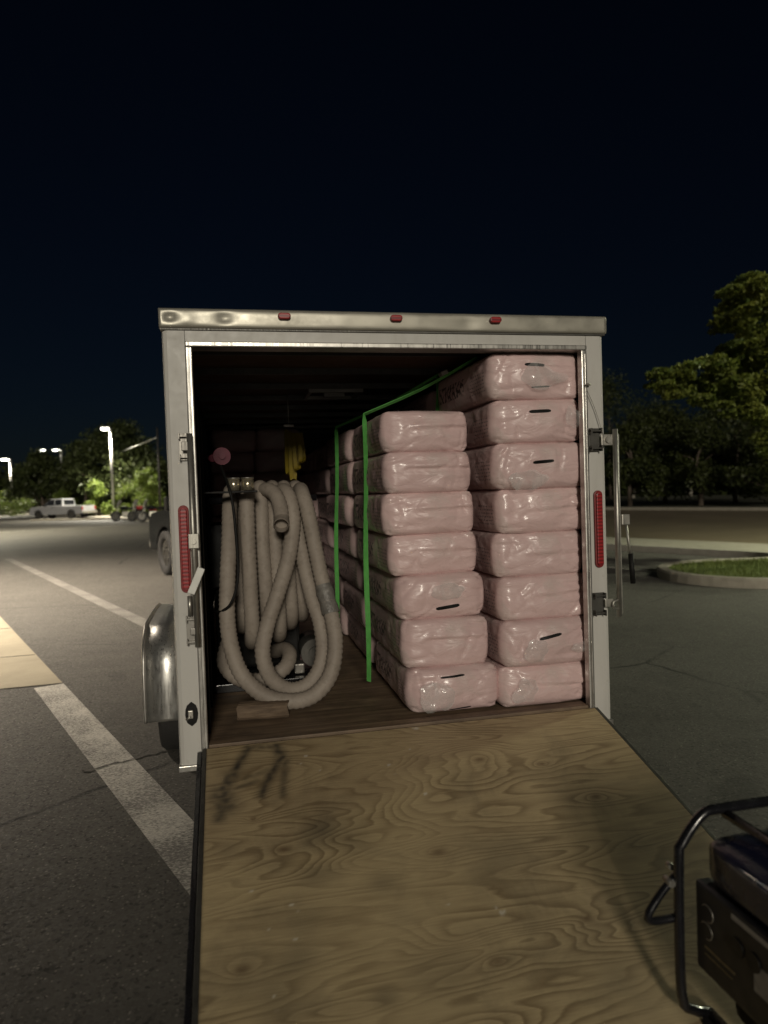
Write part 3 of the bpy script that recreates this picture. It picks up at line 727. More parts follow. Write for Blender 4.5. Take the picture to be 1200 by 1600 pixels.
slots_r = {0: [(-0.01, 0.052, 0.105, 0.015, -0.04), (0.02, -0.055, 0.10, 0.007, 0.05)], 1: [(0.0, 0.045, 0.115, 0.016, 0.02)], 2: [(0.0, 0.018, 0.11, 0.016, 0.06)], 6: [(0.0, 0.035, 0.115, 0.016, 0.18)]}
def front_bag(seed, x0, x1, y0, zb, zt, slots, label, flank):
    W_, H_ = x1-x0, zt-zb
    f = bag_shape(seed, 1 if slots else 0, W_, BL, H_-0.003)
    o = obj("insulation_bag", bag_mesh(f), BAG, smooth=True)
    o.location = ((x0+x1)/2, y0+BL/2, (zt+zb)/2); rg = random.Random(seed+5)
    o.rotation_euler = (0, R(rg.uniform(-0.8, 0.8)), R(rg.uniform(-1.0, 1.0)))
    for s in slots:
        q = obj("handle_slot", slot_mesh(f, *s, W_, H_-0.003), SLOT, o, world=False)
    tag(o, label, "bag", "pink wrapped insulation bags stacked in the trailer")
    return o
def m_film():
    m = Mt("clear_film", (0.78, 0.76, 0.74), 0.12, coat=0.5); v = m.coord()
    tr = m.n("BsdfTransparent"); mx = m.n("MixShader"); f = m.mr(m.noise(v, 10, 2, 0.5, 1.0), 0.3, 0.7, 0.10, 0.42); m.l(f, mx.inputs[0])
    m.l(tr.outputs[0], mx.inputs[1]); m.l(m.b.outputs[0], mx.inputs[2]); m.l(mx.outputs[0], m.t.nodes["Material Output"].inputs[0])
    m.bump(m.noise(v, 9, 2, 0.5, 1.5), 0.3, 0.02); return m.m
FILM = m_film()
def film_flap(o, cx, cz, wx, hz, seed, drop=0.0):
    """loose crumpled film standing off the end of a bag, in the frame of the bag"""
    bm = BM(); n, m_ = 26, 9; rows = []; so_ = Vector((seed*3.1, seed*1.7, 0))
    for i in range(n):
        r_ = []; a = 2*math.pi*i/n; q = 1+0.45*noise.noise(Vector((math.cos(a)*1.3, math.sin(a)*1.3, 0))+so_)
        for j in range(m_+1):
            t = j/m_; x, z = cx+math.cos(a)*wx/2*q*t, cz+math.sin(a)*hz/2*q*t-drop*t
            y = -BL/2-0.034-0.020*(1-t*t)-0.014*noise.noise(Vector((x*14, z*22, seed)))-0.003*noise.noise(Vector((x*45, z*50, seed)))
            r_.append(bm.verts.new((x, y, z)))
        rows.append(r_)
    for i in range(n):
        for j in range(m_): f = bm.faces.new([rows[i][j], rows[(i+1) % n][j], rows[(i+1) % n][j+1], rows[i][j+1]]); f.smooth = True
    bmesh.ops.remove_doubles(bm, verts=bm.verts[:], dist=0.0002)
    obj("film_flap", bm, FILM, o, world=False)
COND = {("l", 0): "smooth folded end, no slot", ("l", 4): "black carry slot low on its end"}
def lab(stack, row, nrow, depth, slots):
    r = "bottom row" if row == nrow-1 else ("top row" if row == 0 else ORD[row]+" row from top")
    e = "with black end slot" if (slots and depth == 0) else ("with creased plain end" if depth == 0 else "")
    return f"pink wrapped bag {e + ', ' if e else 'in '}{stack} stack, {r}, {DEP[depth]}"
FL = [front_bag(100+i, *xl[i], yl[i], zl[i+1], zl[i], slots_l.get(i, []), lab("middle", i, 7, 0, i in slots_l), 0) for i in range(7)]
FR = [front_bag(200+i, *xr_[i], yr[i], zr[i+1], zr[i], slots_r.get(i, []), lab("right", i, 8, 0, i in slots_r), 0) for i in range(8)]
film_flap(FR[2], -0.09, -0.075, 0.20, 0.10, 1); film_flap(FR[1], 0.17, 0.01, 0.08, 0.11, 2); film_flap(FR[6], -0.08, -0.03, 0.13, 0.12, 3); film_flap(FR[6], 0.17, -0.03, 0.12, 0.05, 4)
film_flap(FL[6], -0.10, -0.02, 0.17, 0.15, 5); film_flap(FR[7], -0.13, -0.01, 0.14, 0.13, 6); film_flap(FL[4], 0.02, 0.03, 0.17, 0.08, 7); film_flap(FR[0], 0.02, -0.01, 0.24, 0.12, 8)
backs = []
for k in range(3):
    f = bag_shape(300+k, k % 2, 0.455, BL, 0.208); o = obj("insulation_bag", bag_mesh(f, False), BAG, smooth=True); backs.append(o)
used = set()
def back_bag(x0, x1, y0, zb, zt, label, rz=0.0):
    rg = random.Random(int(x0*1000+y0*7919+zb*331)); p = backs[rg.randrange(3)]
    if p.name not in used: used.add(p.name); o = p
    else: o = p.copy(); col.objects.link(o)
    o.location = ((x0+x1)/2+rg.uniform(-0.020, 0.025), y0+BL/2+rg.uniform(-0.02, 0.16), (zt+zb)/2)
    o.scale = ((x1-x0)/0.455, 1.0, (zt-zb-0.003)/0.208); o.rotation_euler = (0, R(rg.uniform(-0.8, 0.8)), R(rg.uniform(-1.5, 1.5))+rz)
    tag(o, label, "bag", "pink wrapped insulation bags stacked in the trailer"); return o
for d in range(1, 5):
    for i in range(7): back_bag(xl[i][0]-0.01, xl[i][0]+0.45, 0.12+d*0.95, zl[i+1], zl[i], lab("middle", i, 7, d, False))
    if d < 4: back_bag(0.50, 0.96, 0.12+d*0.95, zr[1], zr[0]-0.02, lab("right", 0, 8, d, False))
SIDE = ["left", "right"]
for k in range(2):
    for i in range(8):
        zt = 2.30-i*0.224; o = back_bag(-0.97+k*0.46, -0.53+k*0.45, 4.18, zt-0.224, zt, f"pink bag in dark far stack, {'bottom' if i == 7 else ORD[i]} row, {SIDE[k]} one of two")

# ------------------------------------------------------------------ straps
def strap(label, P, side, wd=0.045):
    bm = BM(); ribbon(bm, P, wd, side); o = obj("ratchet_strap", bm, GREEN); tag(o, label, "strap", "green webbing straps round the bags"); return o
def edge_strap(y, ztop, label, anchor, zend=0.53, lean=0.0, xa=-0.07, xb=-0.07):
    tops = Vector((xa, y, ztop+0.012))
    pts = smooth_path([anchor, anchor.lerp(tops, 0.5)+Vector((0, 0, -0.02)), tops], 0.1)
    down = [Vector((xa, y, ztop-0.03))]+[Vector((xa+(xb-xa)*t+0.004*math.sin(t*9), y+lean*t, ztop+(zend-ztop)*t)) for t in [k/14 for k in range(1, 15)]]
    P = pts+down; side = [Vector((0.45, 1, -0.35))]*len(pts)+[Vector((-0.55, 0.6+0.25*math.sin(k*0.5), 0)) for k in range(len(down))]
    bm = BM(); ribbon(bm, P, 0.030, side); o = obj("ratchet_strap", bm, GREEN)
    return tag(o, label, "strap", "green webbing straps round the bags")
s1 = edge_strap(0.56, 2.035, "nearer green strap running down the bags and up to the ceiling at right", Vector((0.54, 0.40, 2.33)), 0.56, 0.06, -0.062, -0.078)
bm = BM(); box(bm, (-0.02, -0.03, -0.012), (0.02, 0.03, 0.012), Matrix.Translation(Vector((0.36, 0.445, 2.252))) @ Matrix.Rotation(R(-24), 4, 'Y'), bev=0.004); obj("buckle", bm, STEEL, s1)
edge_strap(1.32, 2.035, "farther green strap behind the nearer one, down the dark bags", Vector((0.50, 0.98, 2.335)), 0.62, 0.25, -0.105, -0.112)
strap("short green strap hanging beside the top right bag", [Vector((0.475, 0.93, 2.30)), Vector((0.465, 0.90, 2.2)), Vector((0.445, 0.88, 2.04))], Vector((1, 1, 0)), 0.04)

# ------------------------------------------------------------------ hose
def C3(cx, cy, Y): return at(300+cx/2.964, 640+cy/2.963, Y)
HR = 0.043
def hose_tube(bm, P, r=HR):
    P = smooth_path(P, 0.0065)
    # resample evenly
    out = [P[0]]; acc = 0
    for a, b in zip(P, P[1:]):
        acc += (b-a).length
        if acc >= 0.0085: out.append(b); acc = 0
    tube(bm, out, r, 14, False, rf=lambda i: r*(1.0 if i % 2 else 0.89))
    return out
HS = empty("blower_hose", (-0.55, 0.7, ZF), 0, "long pale ribbed hose coiled and hung in loops at the left of the trailer", "hose")
bm = BM()
PA = [(200, 420, 0.86), (185, 376, 0.74), (176, 420, 0.64), (172, 600, 0.52), (162, 900, 0.42), (178, 1080, 0.40), (230, 1225, 0.38), (330, 1320, 0.36), (450, 1350, 0.34), (560, 1325, 0.34), (640, 1230, 0.36), (664, 1090, 0.40), (648, 960, 0.44), (605, 800, 0.50), (570, 640, 0.54), (540, 490, 0.58), (512, 395, 0.66), (500, 372, 0.80), (490, 420, 1.0)]
hA = hose_tube(bm, [C3(*p) for p in PA])
PC = [(402, 420, 0.85), (420, 375, 0.70), (450, 410, 0.60), (468, 520, 0.57), (448, 680, 0.53), (398, 850, 0.48), (348, 1000, 0.45), (327, 1130, 0.43), (368, 1245, 0.43), (455, 1297, 0.44), (550, 1262, 0.45), (604, 1150, 0.47), (596, 1000, 0.51), (550, 850, 0.56), (515, 690, 0.61), (488, 540, 0.66), (470, 420, 0.72), (455, 385, 0.85)]
hose_tube(bm, [C3(*p) for p in PC])
PD = [(300, 480, 0.95), (310, 400, 0.80), (345, 372, 0.68), (385, 392, 0.60), (408, 450, 0.54), (414, 510, 0.50), (413, 538, 0.43)]
hD = hose_tube(bm, [C3(*p) for p in PD], HR*0.98)
# open end: a lip turned inward
for (cx, yb, y0, dy) in ((218, 1035, 0.72, 0.36), (268, 1120, 0.55, 0.62), (334, 1000, 0.66, 0.45), (392, 1085, 0.68, 0.52), (446, 1025, 0.74, 0.50), (500, 985, 0.78, 0.45)):
    top = C3(cx-18, 350, y0+0.06); fr = C3(cx-8, 620, y0); bt = C3(cx+14, yb-45, y0+0.03)
    zt, zb = top.z-HR, bt.z
    P = [Vector((top.x, y0+dy*0.6, zt)), Vector((top.x, y0+dy*0.3, zt+0.03)), Vector((top.x, y0+0.05, zt-0.01)), Vector((fr.x, y0, fr.z)), Vector(((fr.x+bt.x)/2, y0-0.01, (fr.z+zb)/2)), Vector((bt.x, y0+0.01, zb+0.05)),
         Vector((bt.x, y0+dy*0.3, zb-0.03)), Vector((bt.x, y0+dy*0.7, zb+0.0)), Vector((bt.x, y0+dy, zb+0.16)), Vector((bt.x-0.01, y0+dy+0.02, (zb+zt)/2)), Vector((top.x+0.01, y0+dy, zt-0.15)), Vector((top.x+0.02, y0+dy*0.6, zt))]
    hose_tube(bm, P)
PF = [(165, 1080, 0.78), (150, 1175, 0.72), (215, 1245, 0.66), (330, 1250, 0.62), (425, 1200, 0.62), (452, 1140, 0.68), (430, 1110, 0.80), (380, 1120, 0.95)]
hose_tube(bm, [C3(*p) for p in PF])
hs = obj("hose_body", bm, HOSE, HS)
bm = BM()
e0, e1 = hD[-1], hD[-2]; dr = (e0-e1).normalized()
# the dark bore behind the open end
tube(bm, [e0-dr*0.003, e0-dr*0.06], HR*0.86, 18, False); cyl(bm, e0-dr*0.075, e0-dr*0.061, HR*0.85, 18)
obj("hose_mouth", bm, HOSE, HS)
bm = BM(); i0 = max(range(len(hA)), key=lambda i: -(hA[i]-C3(643, 940, 0.45)).length); i1 = max(range(len(hA)), key=lambda i: -(hA[i]-C3(604, 795, 0.5)).length)
sg = hA[min(i0, i1):max(i0, i1)]
tube(bm, sg, HR, 16, False, rf=lambda i: HR*1.06+0.0025*math.sin(i*0.9)+0.001*math.sin(i*2.3))
obj("tape_wrap", bm, TAPE, HS)
# black cable hanging over the coil
bm = BM(); tube(bm, smooth_path([at(345, 728, 0.62), at(357, 760, 0.40), at(364, 790, 0.38), at(369, 840, 0.37), at(372, 890, 0.36), at(368, 925, 0.35), at(358, 947, 0.36), at(345, 955, 0.40), at(335, 955, 0.5)], 0.02), 0.0075, 8)
tag(obj("power_cable", bm, BLKM), "black cable drooping in front of the hose loops", "cable")

# rack and machine at the left
RK = empty("hose_rack", (-0.6, 0.8, ZF), 0, "black steel rack against the left wall holding the hose", "rack")
for ya, yb_ in ((0.17, 0.24), (0.60, 0.66), (1.45, 1.51)):
    bm = BM(); box(bm, (-0.995, ya, ZF+0.002), (-0.93, yb_, 2.05), bev=0.004); obj("upright", bm, BLKM, RK)
bm = BM(); cyl(bm, (-0.99, 0.86, 1.60), (-0.30, 0.92, 1.60), 0.02); cyl(bm, (-0.32, 0.92, 1.60), (-0.32, 1.25, 1.60), 0.02); cyl(bm, (-0.99, 1.25, 1.60), (-0.30, 1.25, 1.60), 0.02); obj("hanger_bar", bm, BLK, RK)
for z in (0.93, 0.78):
    bm = BM(); cyl(bm, (-0.955, 0.155, z), (-0.955, 0.170, z), 0.009); obj("bolt", bm, STEEL, RK)
MC = empty("blowing_machine", (-0.6, 1.3, ZF), 0, "black insulation blowing machine on the floor behind the hose", "machine")
bm = BM(); box(bm, (-0.93, 0.86, ZF+0.002), (-0.62, 0.885, ZF+0.05), bev=0.004); box(bm, (-0.93, 0.89, ZF+0.01), (-0.22, 1.75, ZF+0.045), bev=0.005); obj("base_plate", bm, BLK, MC)
bm = BM(); box(bm, (-0.91, 1.22, ZF+0.05), (-0.40, 1.72, 1.05), bev=0.02); obj("housing", bm, BLKM, MC)
bm = BM(); prism(bm, [(-0.93, 1.06), (-0.38, 1.06), (-0.30, 1.45), (-0.95, 1.45)], 1, 1.2, 1.74, 0.01); obj("hopper", bm, BLACK, MC)
bm = BM(); cyl(bm, (-0.33, 1.0, 0.66), (-0.33, 1.3, 0.66), 0.085, 24); cyl(bm, (-0.33, 0.985, 0.66), (-0.33, 0.999, 0.66), 0.04, 20); obj("blower", bm, DARKM, MC)
bm = BM(); box(bm, (-0.46, 0.96, ZF+0.05), (-0.40, 1.06, ZF+0.11), bev=0.008); obj("fitting", bm, KEEP, MC)
bm = BM(); cyl(bm, (-0.50, 0.98, 0.60), (-0.50, 1.15, 0.60), 0.035); obj("outlet", bm, DARKM, MC)
bm = BM(); box(bm, (-0.30, 0.95, ZF+0.10), (-0.27, 0.98, ZF+0.16), bev=0.004); obj("valve", bm, STEEL, MC)
# block of wood on the floor
def wood_block():
    bm = BM(); M = Matrix.Translation((-0.675, 0.33, ZF+0.047)) @ Matrix.Rotation(R(-7), 4, 'Z')
    t = bmesh.new(); n = 30
    rings = []
    for i in range(n+1):
        x = -0.125+0.25*i/n; r_ = []
        for k in range(16):
            a = 2*math.pi*k/16; c, s = math.cos(a), math.sin(a)
            e = 0.6; yy = math.copysign(abs(c)**e, c)*0.05; zz = math.copysign(abs(s)**e, s)*0.043
            rr = 1+0.05*noise.noise(Vector((x*14, yy*30, zz*30)))
            r_.append(t.verts.new((x+(0.012*noise.noise(Vector((yy*60, zz*60, 1))) if i in (0, n) else 0), yy*rr, zz*rr)))
        rings.append(r_)
    for i in range(n):
        for k in range(16): t.faces.new([rings[i][k], rings[i][(k+1) % 16], rings[i+1][(k+1) % 16], rings[i+1][k]])
    t.faces.new(rings[0][::-1]); t.faces.new(rings[-1]); t.transform(M); join(bm, t)
    m = Mt("weathered_wood", rough=0.8); v = m.coord("Object", (2, 20, 20)); f = m.noise(v, 2, 6, 0.65, 0.5)
    m.col(m.ramp(f, [(0.3, (0.07, 0.045, 0.028)), (0.7, (0.19, 0.135, 0.088))])); m.bump(f, 0.5, 0.01)
    o = obj("wood_block", bm, m.m); tag(o, "weathered wooden block lying on the trailer floor by the sill", "block")
wood_block()
# shelf with two tins, pink disc, yellow bundle
SH = empty("shelf", (-0.8, 0.45, 1.65), 0, "narrow dark shelf in front of the top of the hose coil", "shelf")
bm = BM(); box(bm, (-0.999, 0.40, 1.640), (-0.66, 0.51, 1.650), bev=0.002); obj("board", bm, BLKM, SH)
bm = BM(); box(bm, (-0.999, 0.42, 1.52), (-0.985, 0.46, 1.639)); obj("bracket", bm, DARKM, SH)
TIN = m_alu("shiny_tin", (0.85, 0.76, 0.56), 0.14)
for k, (x, lb) in enumerate(((-0.776, "left one of two shiny tins above the hose coil"), (-0.706, "right one of two shiny tins above the hose coil"))):
    T = empty("tin", (x, 0.455, 1.651), 0, lb, "tin", "two shiny tins")
    bm = BM(); cyl(bm, (x, 0.455, 1.652), (x, 0.455, 1.712), 0.031, 28); obj("body", bm, TIN, T)
    bm = BM(); cyl(bm, (x, 0.455, 1.7125), (x, 0.455, 1.718), 0.033, 28); obj("lid", bm, STEEL, T)
DP = empty("pink_reel", (-0.84, 0.75, 1.78), 0, "round dusty pink reel hanging on the dark left wall", "reel")
PINK = simple("pink_plastic", (0.10, 0.018, 0.032), 0.5)
c = at(344, 713, 0.75)
bm = BM(); cyl(bm, c+Vector((0.0, 0.03, 0)), c+Vector((0.01, -0.02, 0)), 0.048, 24); obj("disc", bm, PINK, DP)
bm = BM(); cyl(bm, c+Vector((0.01, -0.021, 0)), c+Vector((0.012, -0.032, 0)), 0.018, 16); cyl(bm, c+Vector((-0.055, 0.02, -0.01)), c+Vector((-0.04, -0.01, -0.01)), 0.02, 12); obj("hub", bm, PINK, DP)
YB = empty("yellow_bundle", (-0.30, 2.4, 1.75), 0, "yellow strap bundle hanging in the dark behind the hose", "strap bundle")
YEL = simple("yellow_web", (0.24, 0.175, 0.010), 0.6, scale=14)
rg = random.Random(8)
bm = BM()
for k in range(4):
    x = 447+k*6; zb = (742, 752, 735, 724)[k]
    a = at(x, 671+3*k, 1.76-0.02*k); b = at(x+2+k, zb, 1.74-0.02*k); c = at(x+7+k, zb-10, 1.78); d = at(x+5, 676, 1.79)
    ribbon(bm, smooth_path([a, a.lerp(b, 0.5)+Vector((0.006*rg.uniform(-1, 1), -0.015, 0)), b+Vector((0, 0, 0.015)), b.lerp(c, 0.5)-Vector((0, 0, 0.012)), c, d], 0.02), 0.026, Vector((1, 0.5*rg.uniform(-1, 1), 0.2)), 0.005)
obj("webbing", bm, YEL, YB)
bm = BM(); a = at(451, 665, 1.76); box(bm, a-Vector((0.035, 0.01, 0.008)), a+Vector((0.035, 0.01, 0.008)), bev=0.003); cyl(bm, a, Vector((a.x, a.y, 2.377)), 0.003); obj("hook", bm, STEEL, YB)

# ------------------------------------------------------------------ generator on the ramp
GX, GY = 0.395, -1.53
GZ = ZF+math.tan(SL)*GY-0.02
GN = empty("generator", (GX+0.28, GY-0.30, GZ), 0, "black portable generator in a tube frame standing on the ramp", "generator")
TB = BLK
def frame_loop(y):
    r = 0.10; x0, x1, zt, zb = GX, GX+0.56, 0.690, GZ+0.045
    P = [(x0+0.09, zb), (x0+0.03, zb+0.02), (x0, zb+0.08), (x0, zt-0.14), (x0+0.012, zt-0.085), (x0+0.075, zt-0.012), (x0+0.14, zt), (x1-0.14, zt), (x1-0.075, zt-0.012), (x1-0.012, zt-0.085), (x1, zt-0.14), (x1, zb+0.08), (x1-0.03, zb+0.02), (x1-0.09, zb)]
    return [Vector((x, y, z)) for x, z in P]
for k, y in enumerate((GY, GY-0.62)):
    bm = BM(); tube(bm, smooth_path(frame_loop(y), 0.02), 0.0145, 12); obj("frame_loop", bm, TB, GN)
for x in (GX+0.15, GX+0.41):
    bm = BM(); tube(bm, [Vector((x, GY-0.002, 0.676)), Vector((x, GY-0.618, 0.676))], 0.0135, 12); obj("top_rail", bm, TB, GN)
for x in (GX+0.09, GX+0.47):
    bm = BM(); tube(bm, [Vector((x, GY+0.0, GZ+0.045)), Vector((x, GY-0.62, GZ+0.045))], 0.0135, 12); obj("base_rail", bm, TB, GN)
for x in (GX+0.05, GX+0.5):
    for y in (GY-0.02, GY-0.58):
        zr_ = ZF+math.tan(SL)*y-0.022
        bm = BM(); cyl(bm, (x+0.03, y, zr_), (x+0.03, y, GZ+0.034), 0.024, 14); obj("rubber_foot", bm, RUB, GN)
bm = BM(); tube(bm, smooth_path([(GX, GY+0.012, 0.512), (GX-0.045, GY+0.015, 0.467), (GX-0.088, GY+0.015, 0.414), (GX-0.092, GY+0.015, 0.397), (GX-0.07, GY+0.015, 0.387), (GX, GY+0.012, 0.390)], 0.012), 0.0115, 10); hd = obj("folding_handle", bm, TB, GN)
bm = BM(); cyl(bm, (GX-0.025, GY-0.006, 0.497), (GX-0.025, GY+0.03, 0.497), 0.010, 12); cyl(bm, (GX-0.008, GY+0.02, 0.53), (GX-0.008, GY+0.04, 0.53), 0.009); obj("pivot", bm, STEEL, hd)
TANK = simple("tank_blue_black", (0.010, 0.014, 0.045), 0.3, coat=0.4)
def tank(b):
    f = 14; t = bmesh.new(); 
    bmesh.ops.create_cube(t, size=2.0); bmesh.ops.subdivide_edges(t, edges=t.edges[:], cuts=7, use_grid_fill=True)
    for v in t.verts:
        p = v.co; m_ = max(abs(p.x), abs(p.y), abs(p.z)); q = Vector([math.copysign(abs(c_)**0.9, c_) for c_ in p]); l = (abs(q.x)**8+abs(q.y)**8+abs(q.z)**8)**0.125
        v.co = q/l
        v.co = Vector((v.co.x*0.245, v.co.y*0.275, v.co.z*(0.062+0.02*(1-v.co.x**2)*(1-v.co.y**2))))+Vector((GX+0.28, GY-0.31, 0.585))
    for fc in t.faces: fc.smooth = True
    join(b, t)
bm = BM(); tank(bm); obj("fuel_tank", bm, TANK, GN, True)
bm = BM(); cyl(bm, (GX+0.28, GY-0.30, 0.665), (GX+0.28, GY-0.30, 0.682), 0.035, 20); obj("fuel_cap", bm, BLKM, GN)
bm = BM(); box(bm, (GX+0.028, GY-0.59, 0.275), (GX+0.075, GY-0.03, 0.520), bev=0.01); pn = obj("control_panel", bm, simple('panel_grey', (0.020, 0.021, 0.026), 0.5, coat=0.1), GN)
bm = BM(); box(bm, (GX+0.10, GY-0.55, GZ+0.09), (GX+0.46, GY-0.08, 0.505), bev=0.03); cyl(bm, (GX+0.30, GY-0.08, 0.27), (GX+0.30, GY+0.0, 0.27), 0.09, 24); obj("engine", bm, BLKM, GN)
LBL = simple("pale_label", (0.45, 0.44, 0.42), 0.5, var=0.2, scale=40); GLD = simple("tan_label", (0.22, 0.18, 0.10), 0.5, var=0.3, scale=50)
xf = GX+0.028
def rect(bm, y0, y1, z0, z1, t=0.0015): box(bm, (xf-t, y0, z0), (xf-0.0005, y1, z1))
bm = BM(); rect(bm, GY-0.34, GY-0.18, 0.495, 0.508); obj("badge", bm, LBL, pn)
bm = BM(); rect(bm, GY-0.19, GY-0.07, 0.350, 0.357); rect(bm, GY-0.18, GY-0.07, 0.332, 0.336); obj("lettering", bm, GLD, pn)
bm = BM(); rect(bm, GY-0.34, GY-0.26, 0.36, 0.43); obj("data_plate", bm, LBL, pn)
for y, z in ((GY-0.09, 0.455), (GY-0.085, 0.405)):
    bm = BM(); tube(bm, [Vector((xf-0.006, y+0.024*math.cos(a), z+0.022*math.sin(a))) for a in [math.pi*(0.2+1.3*k/14) for k in range(15)]], 0.0014, 6); obj("socket_ring", bm, STEEL, pn)
for y in (GY-0.20, GY-0.26, GY-0.45):
    bm = BM(); cyl(bm, (xf-0.004, y, 0.43), (xf-0.0003, y, 0.43), 0.024, 20); obj("socket", bm, BLACK, pn)

# ------------------------------------------------------------------ trees
def leaf_cloud(bm, rg, clusters, per, size):
    for c, rad in clusters:
        for _ in range(per):
            d = Vector((rg.gauss(0, 1), rg.gauss(0, 1), rg.gauss(0, 1))); d = d/(d.length+1e-6)*rg.random()**0.45
            p = c+Vector((d.x*rad.x, d.y*rad.y, d.z*rad.z))
            s = size*rg.uniform(0.6, 1.3)
            n = Vector((rg.gauss(0, 0.6), rg.gauss(0, 0.6), rg.gauss(0.5, 0.6))).normalized(); a = n.orthogonal().normalized(); a.rotate(Matrix.Rotation(rg.uniform(0, 6.28), 3, n)); b = n.cross(a)
            bm.faces.new([bm.verts.new(p+a*s), bm.verts.new(p+b*s*0.42), bm.verts.new(p-a*s), bm.verts.new(p-b*s*0.42)])
def tree(name, base, h, r, ncl, per, size, leafm, label, cat, group, seed, hb=0.3, tr=0.12, flat=0.35, lobes=None, trunk_h=None):
    rg = random.Random(seed); T = empty(name, base, 0, label, cat, group); base = Vector(base)
    bm = BM(); cl = []
    hh = trunk_h or h*0.75
    path = smooth_path([base+Vector((0, 0, -0.1)), base+Vector((rg.uniform(-.1, .1)*r*0.3, 0, hh*0.35)), base+Vector((rg.uniform(-.2, .2)*r*0.5, rg.uniform(-.1, .1), hh*0.7)), base+Vector((0, 0, hh))], 0.3)
    n = len(path); tube(bm, path, tr, 10, True, rf=lambda i: tr*(1.15-0.95*i/n))
    for k in range(ncl):
        t = rg.random(); z = h*(hb+(1-hb)*t); prof = math.sin(math.pi*min(1, 0.22+0.78*t))**0.7*(1.0 if t < 0.4 else 1.15-0.45*t)
        a = rg.uniform(0, 6.28); rr = r*prof*rg.uniform(0.35, 1.0)
        c = base+Vector((math.cos(a)*rr, math.sin(a)*rr, z+rg.uniform(-.05, .05)*h)); s = r*rg.uniform(0.16, 0.34)
        cl.append((c, Vector((s*1.25, s*1.25, s*flat*1.6))))
        if k % 3 == 0:
            st = base+Vector((0, 0, max(h*hb*0.7, z-rr*0.6))); md = st.lerp(c, 0.5)+Vector((0, 0, 0.08*rr))
            lp = smooth_path([st, md, c], 0.4); m_ = len(lp); tube(bm, lp, tr*0.3, 6, True, rf=lambda i: tr*(0.38-0.32*i/m_))
    if lobes: cl += [(Vector(p), Vector(s)) for p, s in lobes]
    obj("trunk", bm, BARK, T)
    bm = BM(); leaf_cloud(bm, rg, cl, per, size); obj("crown", bm, leafm, T)
    return T
# big tree on the island: tiers read off the photo at its distance
TBX = Vector((9.35, 7.0, 0.1)); rg = random.Random(3); lobes = []
def P13(px, py, D):
    d = cf+cr*((px-600)/F)-cu*((py-800)/F); return CAM+d*D
tiers = [(1165, 440, 28, 16), (1150, 470, 26, 14), (1190, 480, 34, 18), (1160, 505, 34, 14), (1200, 520, 38, 18), (1150, 540, 26, 12), (1185, 556, 36, 14),
         (1060, 588, 38, 12), (1105, 575, 36, 14), (1150, 585, 42, 16), (1035, 602, 22, 7), (1085, 606, 40, 12), (1135, 612, 40, 14), (1180, 608, 44, 20), (1110, 625, 22, 9), (1165, 640, 26, 14), (1195, 645, 30, 22), (1210, 570, 40, 24), (1240, 600, 50, 40), (1240, 500, 50, 50), (1230, 440, 40, 30), (1280, 560, 60, 60), (1220, 690, 40, 20)]
for px, py, wx, hz in tiers:
    for q in range(7):
        D = rg.uniform(11.3, 13.9); k = D/F; a = rg.uniform(-1, 1)
        lobes.append((P13(px+a*wx*0.95, py+abs(a)*hz*0.45+rg.uniform(-0.8, 0.8)*hz, D), (wx*k*rg.uniform(0.2, 0.55), 0.35, hz*k*rg.uniform(0.3, 0.85))))
tree("island_tree", TBX, 5.2, 2.0, 22, 400, 0.052, L1, "big olive green tree with drooping tiers beside the kerbed island", "tree", None, 21, hb=0.55, tr=0.15, lobes=lobes, trunk_h=4.6)
# low leafy shoot at the foot of that tree
# dark trees beyond the road at the right
def pos_n(px, n):
    d = cf+cr*((px-600)/F); d2 = Vector((d.x, d.y)); o = Vector((CAM.x, CAM.y)); t = (n-o.dot(N2))/d2.dot(N2); q = o+d2*t; return Vector((q.x, q.y, 0.0)), t
RB = [(985, 36, 5.0, 2.6, "small dark round tree nearest the trailer's right side across the road"), (1040, 40, 5.6, 3.6, "dark tree across the road, second from the trailer's right side"), (1095, 37, 4.9, 2.9, "low dark tree across the road left of the big olive tree"),
      (1150, 42, 6.2, 4.2, "broad dark tree across the road behind the big olive tree"), (1215, 38, 5.6, 3.4, "dark tree at the right edge across the road"), (955, 52, 7.2, 4.0, "far dark tree just right of the open bar lock")]
for i, (px, n, h, r, lb) in enumerate(RB):
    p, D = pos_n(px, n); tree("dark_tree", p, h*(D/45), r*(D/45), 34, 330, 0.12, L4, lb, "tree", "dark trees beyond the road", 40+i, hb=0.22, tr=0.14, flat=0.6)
# hedge line behind them so that the field ends in darkness
bm = BM(); rg = random.Random(77); cl = []
for k in range(150):
    px = 900+k*3.2+rg.uniform(-3, 3); p, D = pos_n(px, rg.uniform(62, 70)); s = rg.uniform(1.0, 1.8); cl.append((p+Vector((0, 0, rg.uniform(0.5, 3.8))), Vector((s*1.6, s, s))))
leaf_cloud(bm, rg, cl, 60, 0.42); tag(obj("far_wood", bm, L2), "dark mass of far trees along the horizon at right", "wood", kind='stuff')
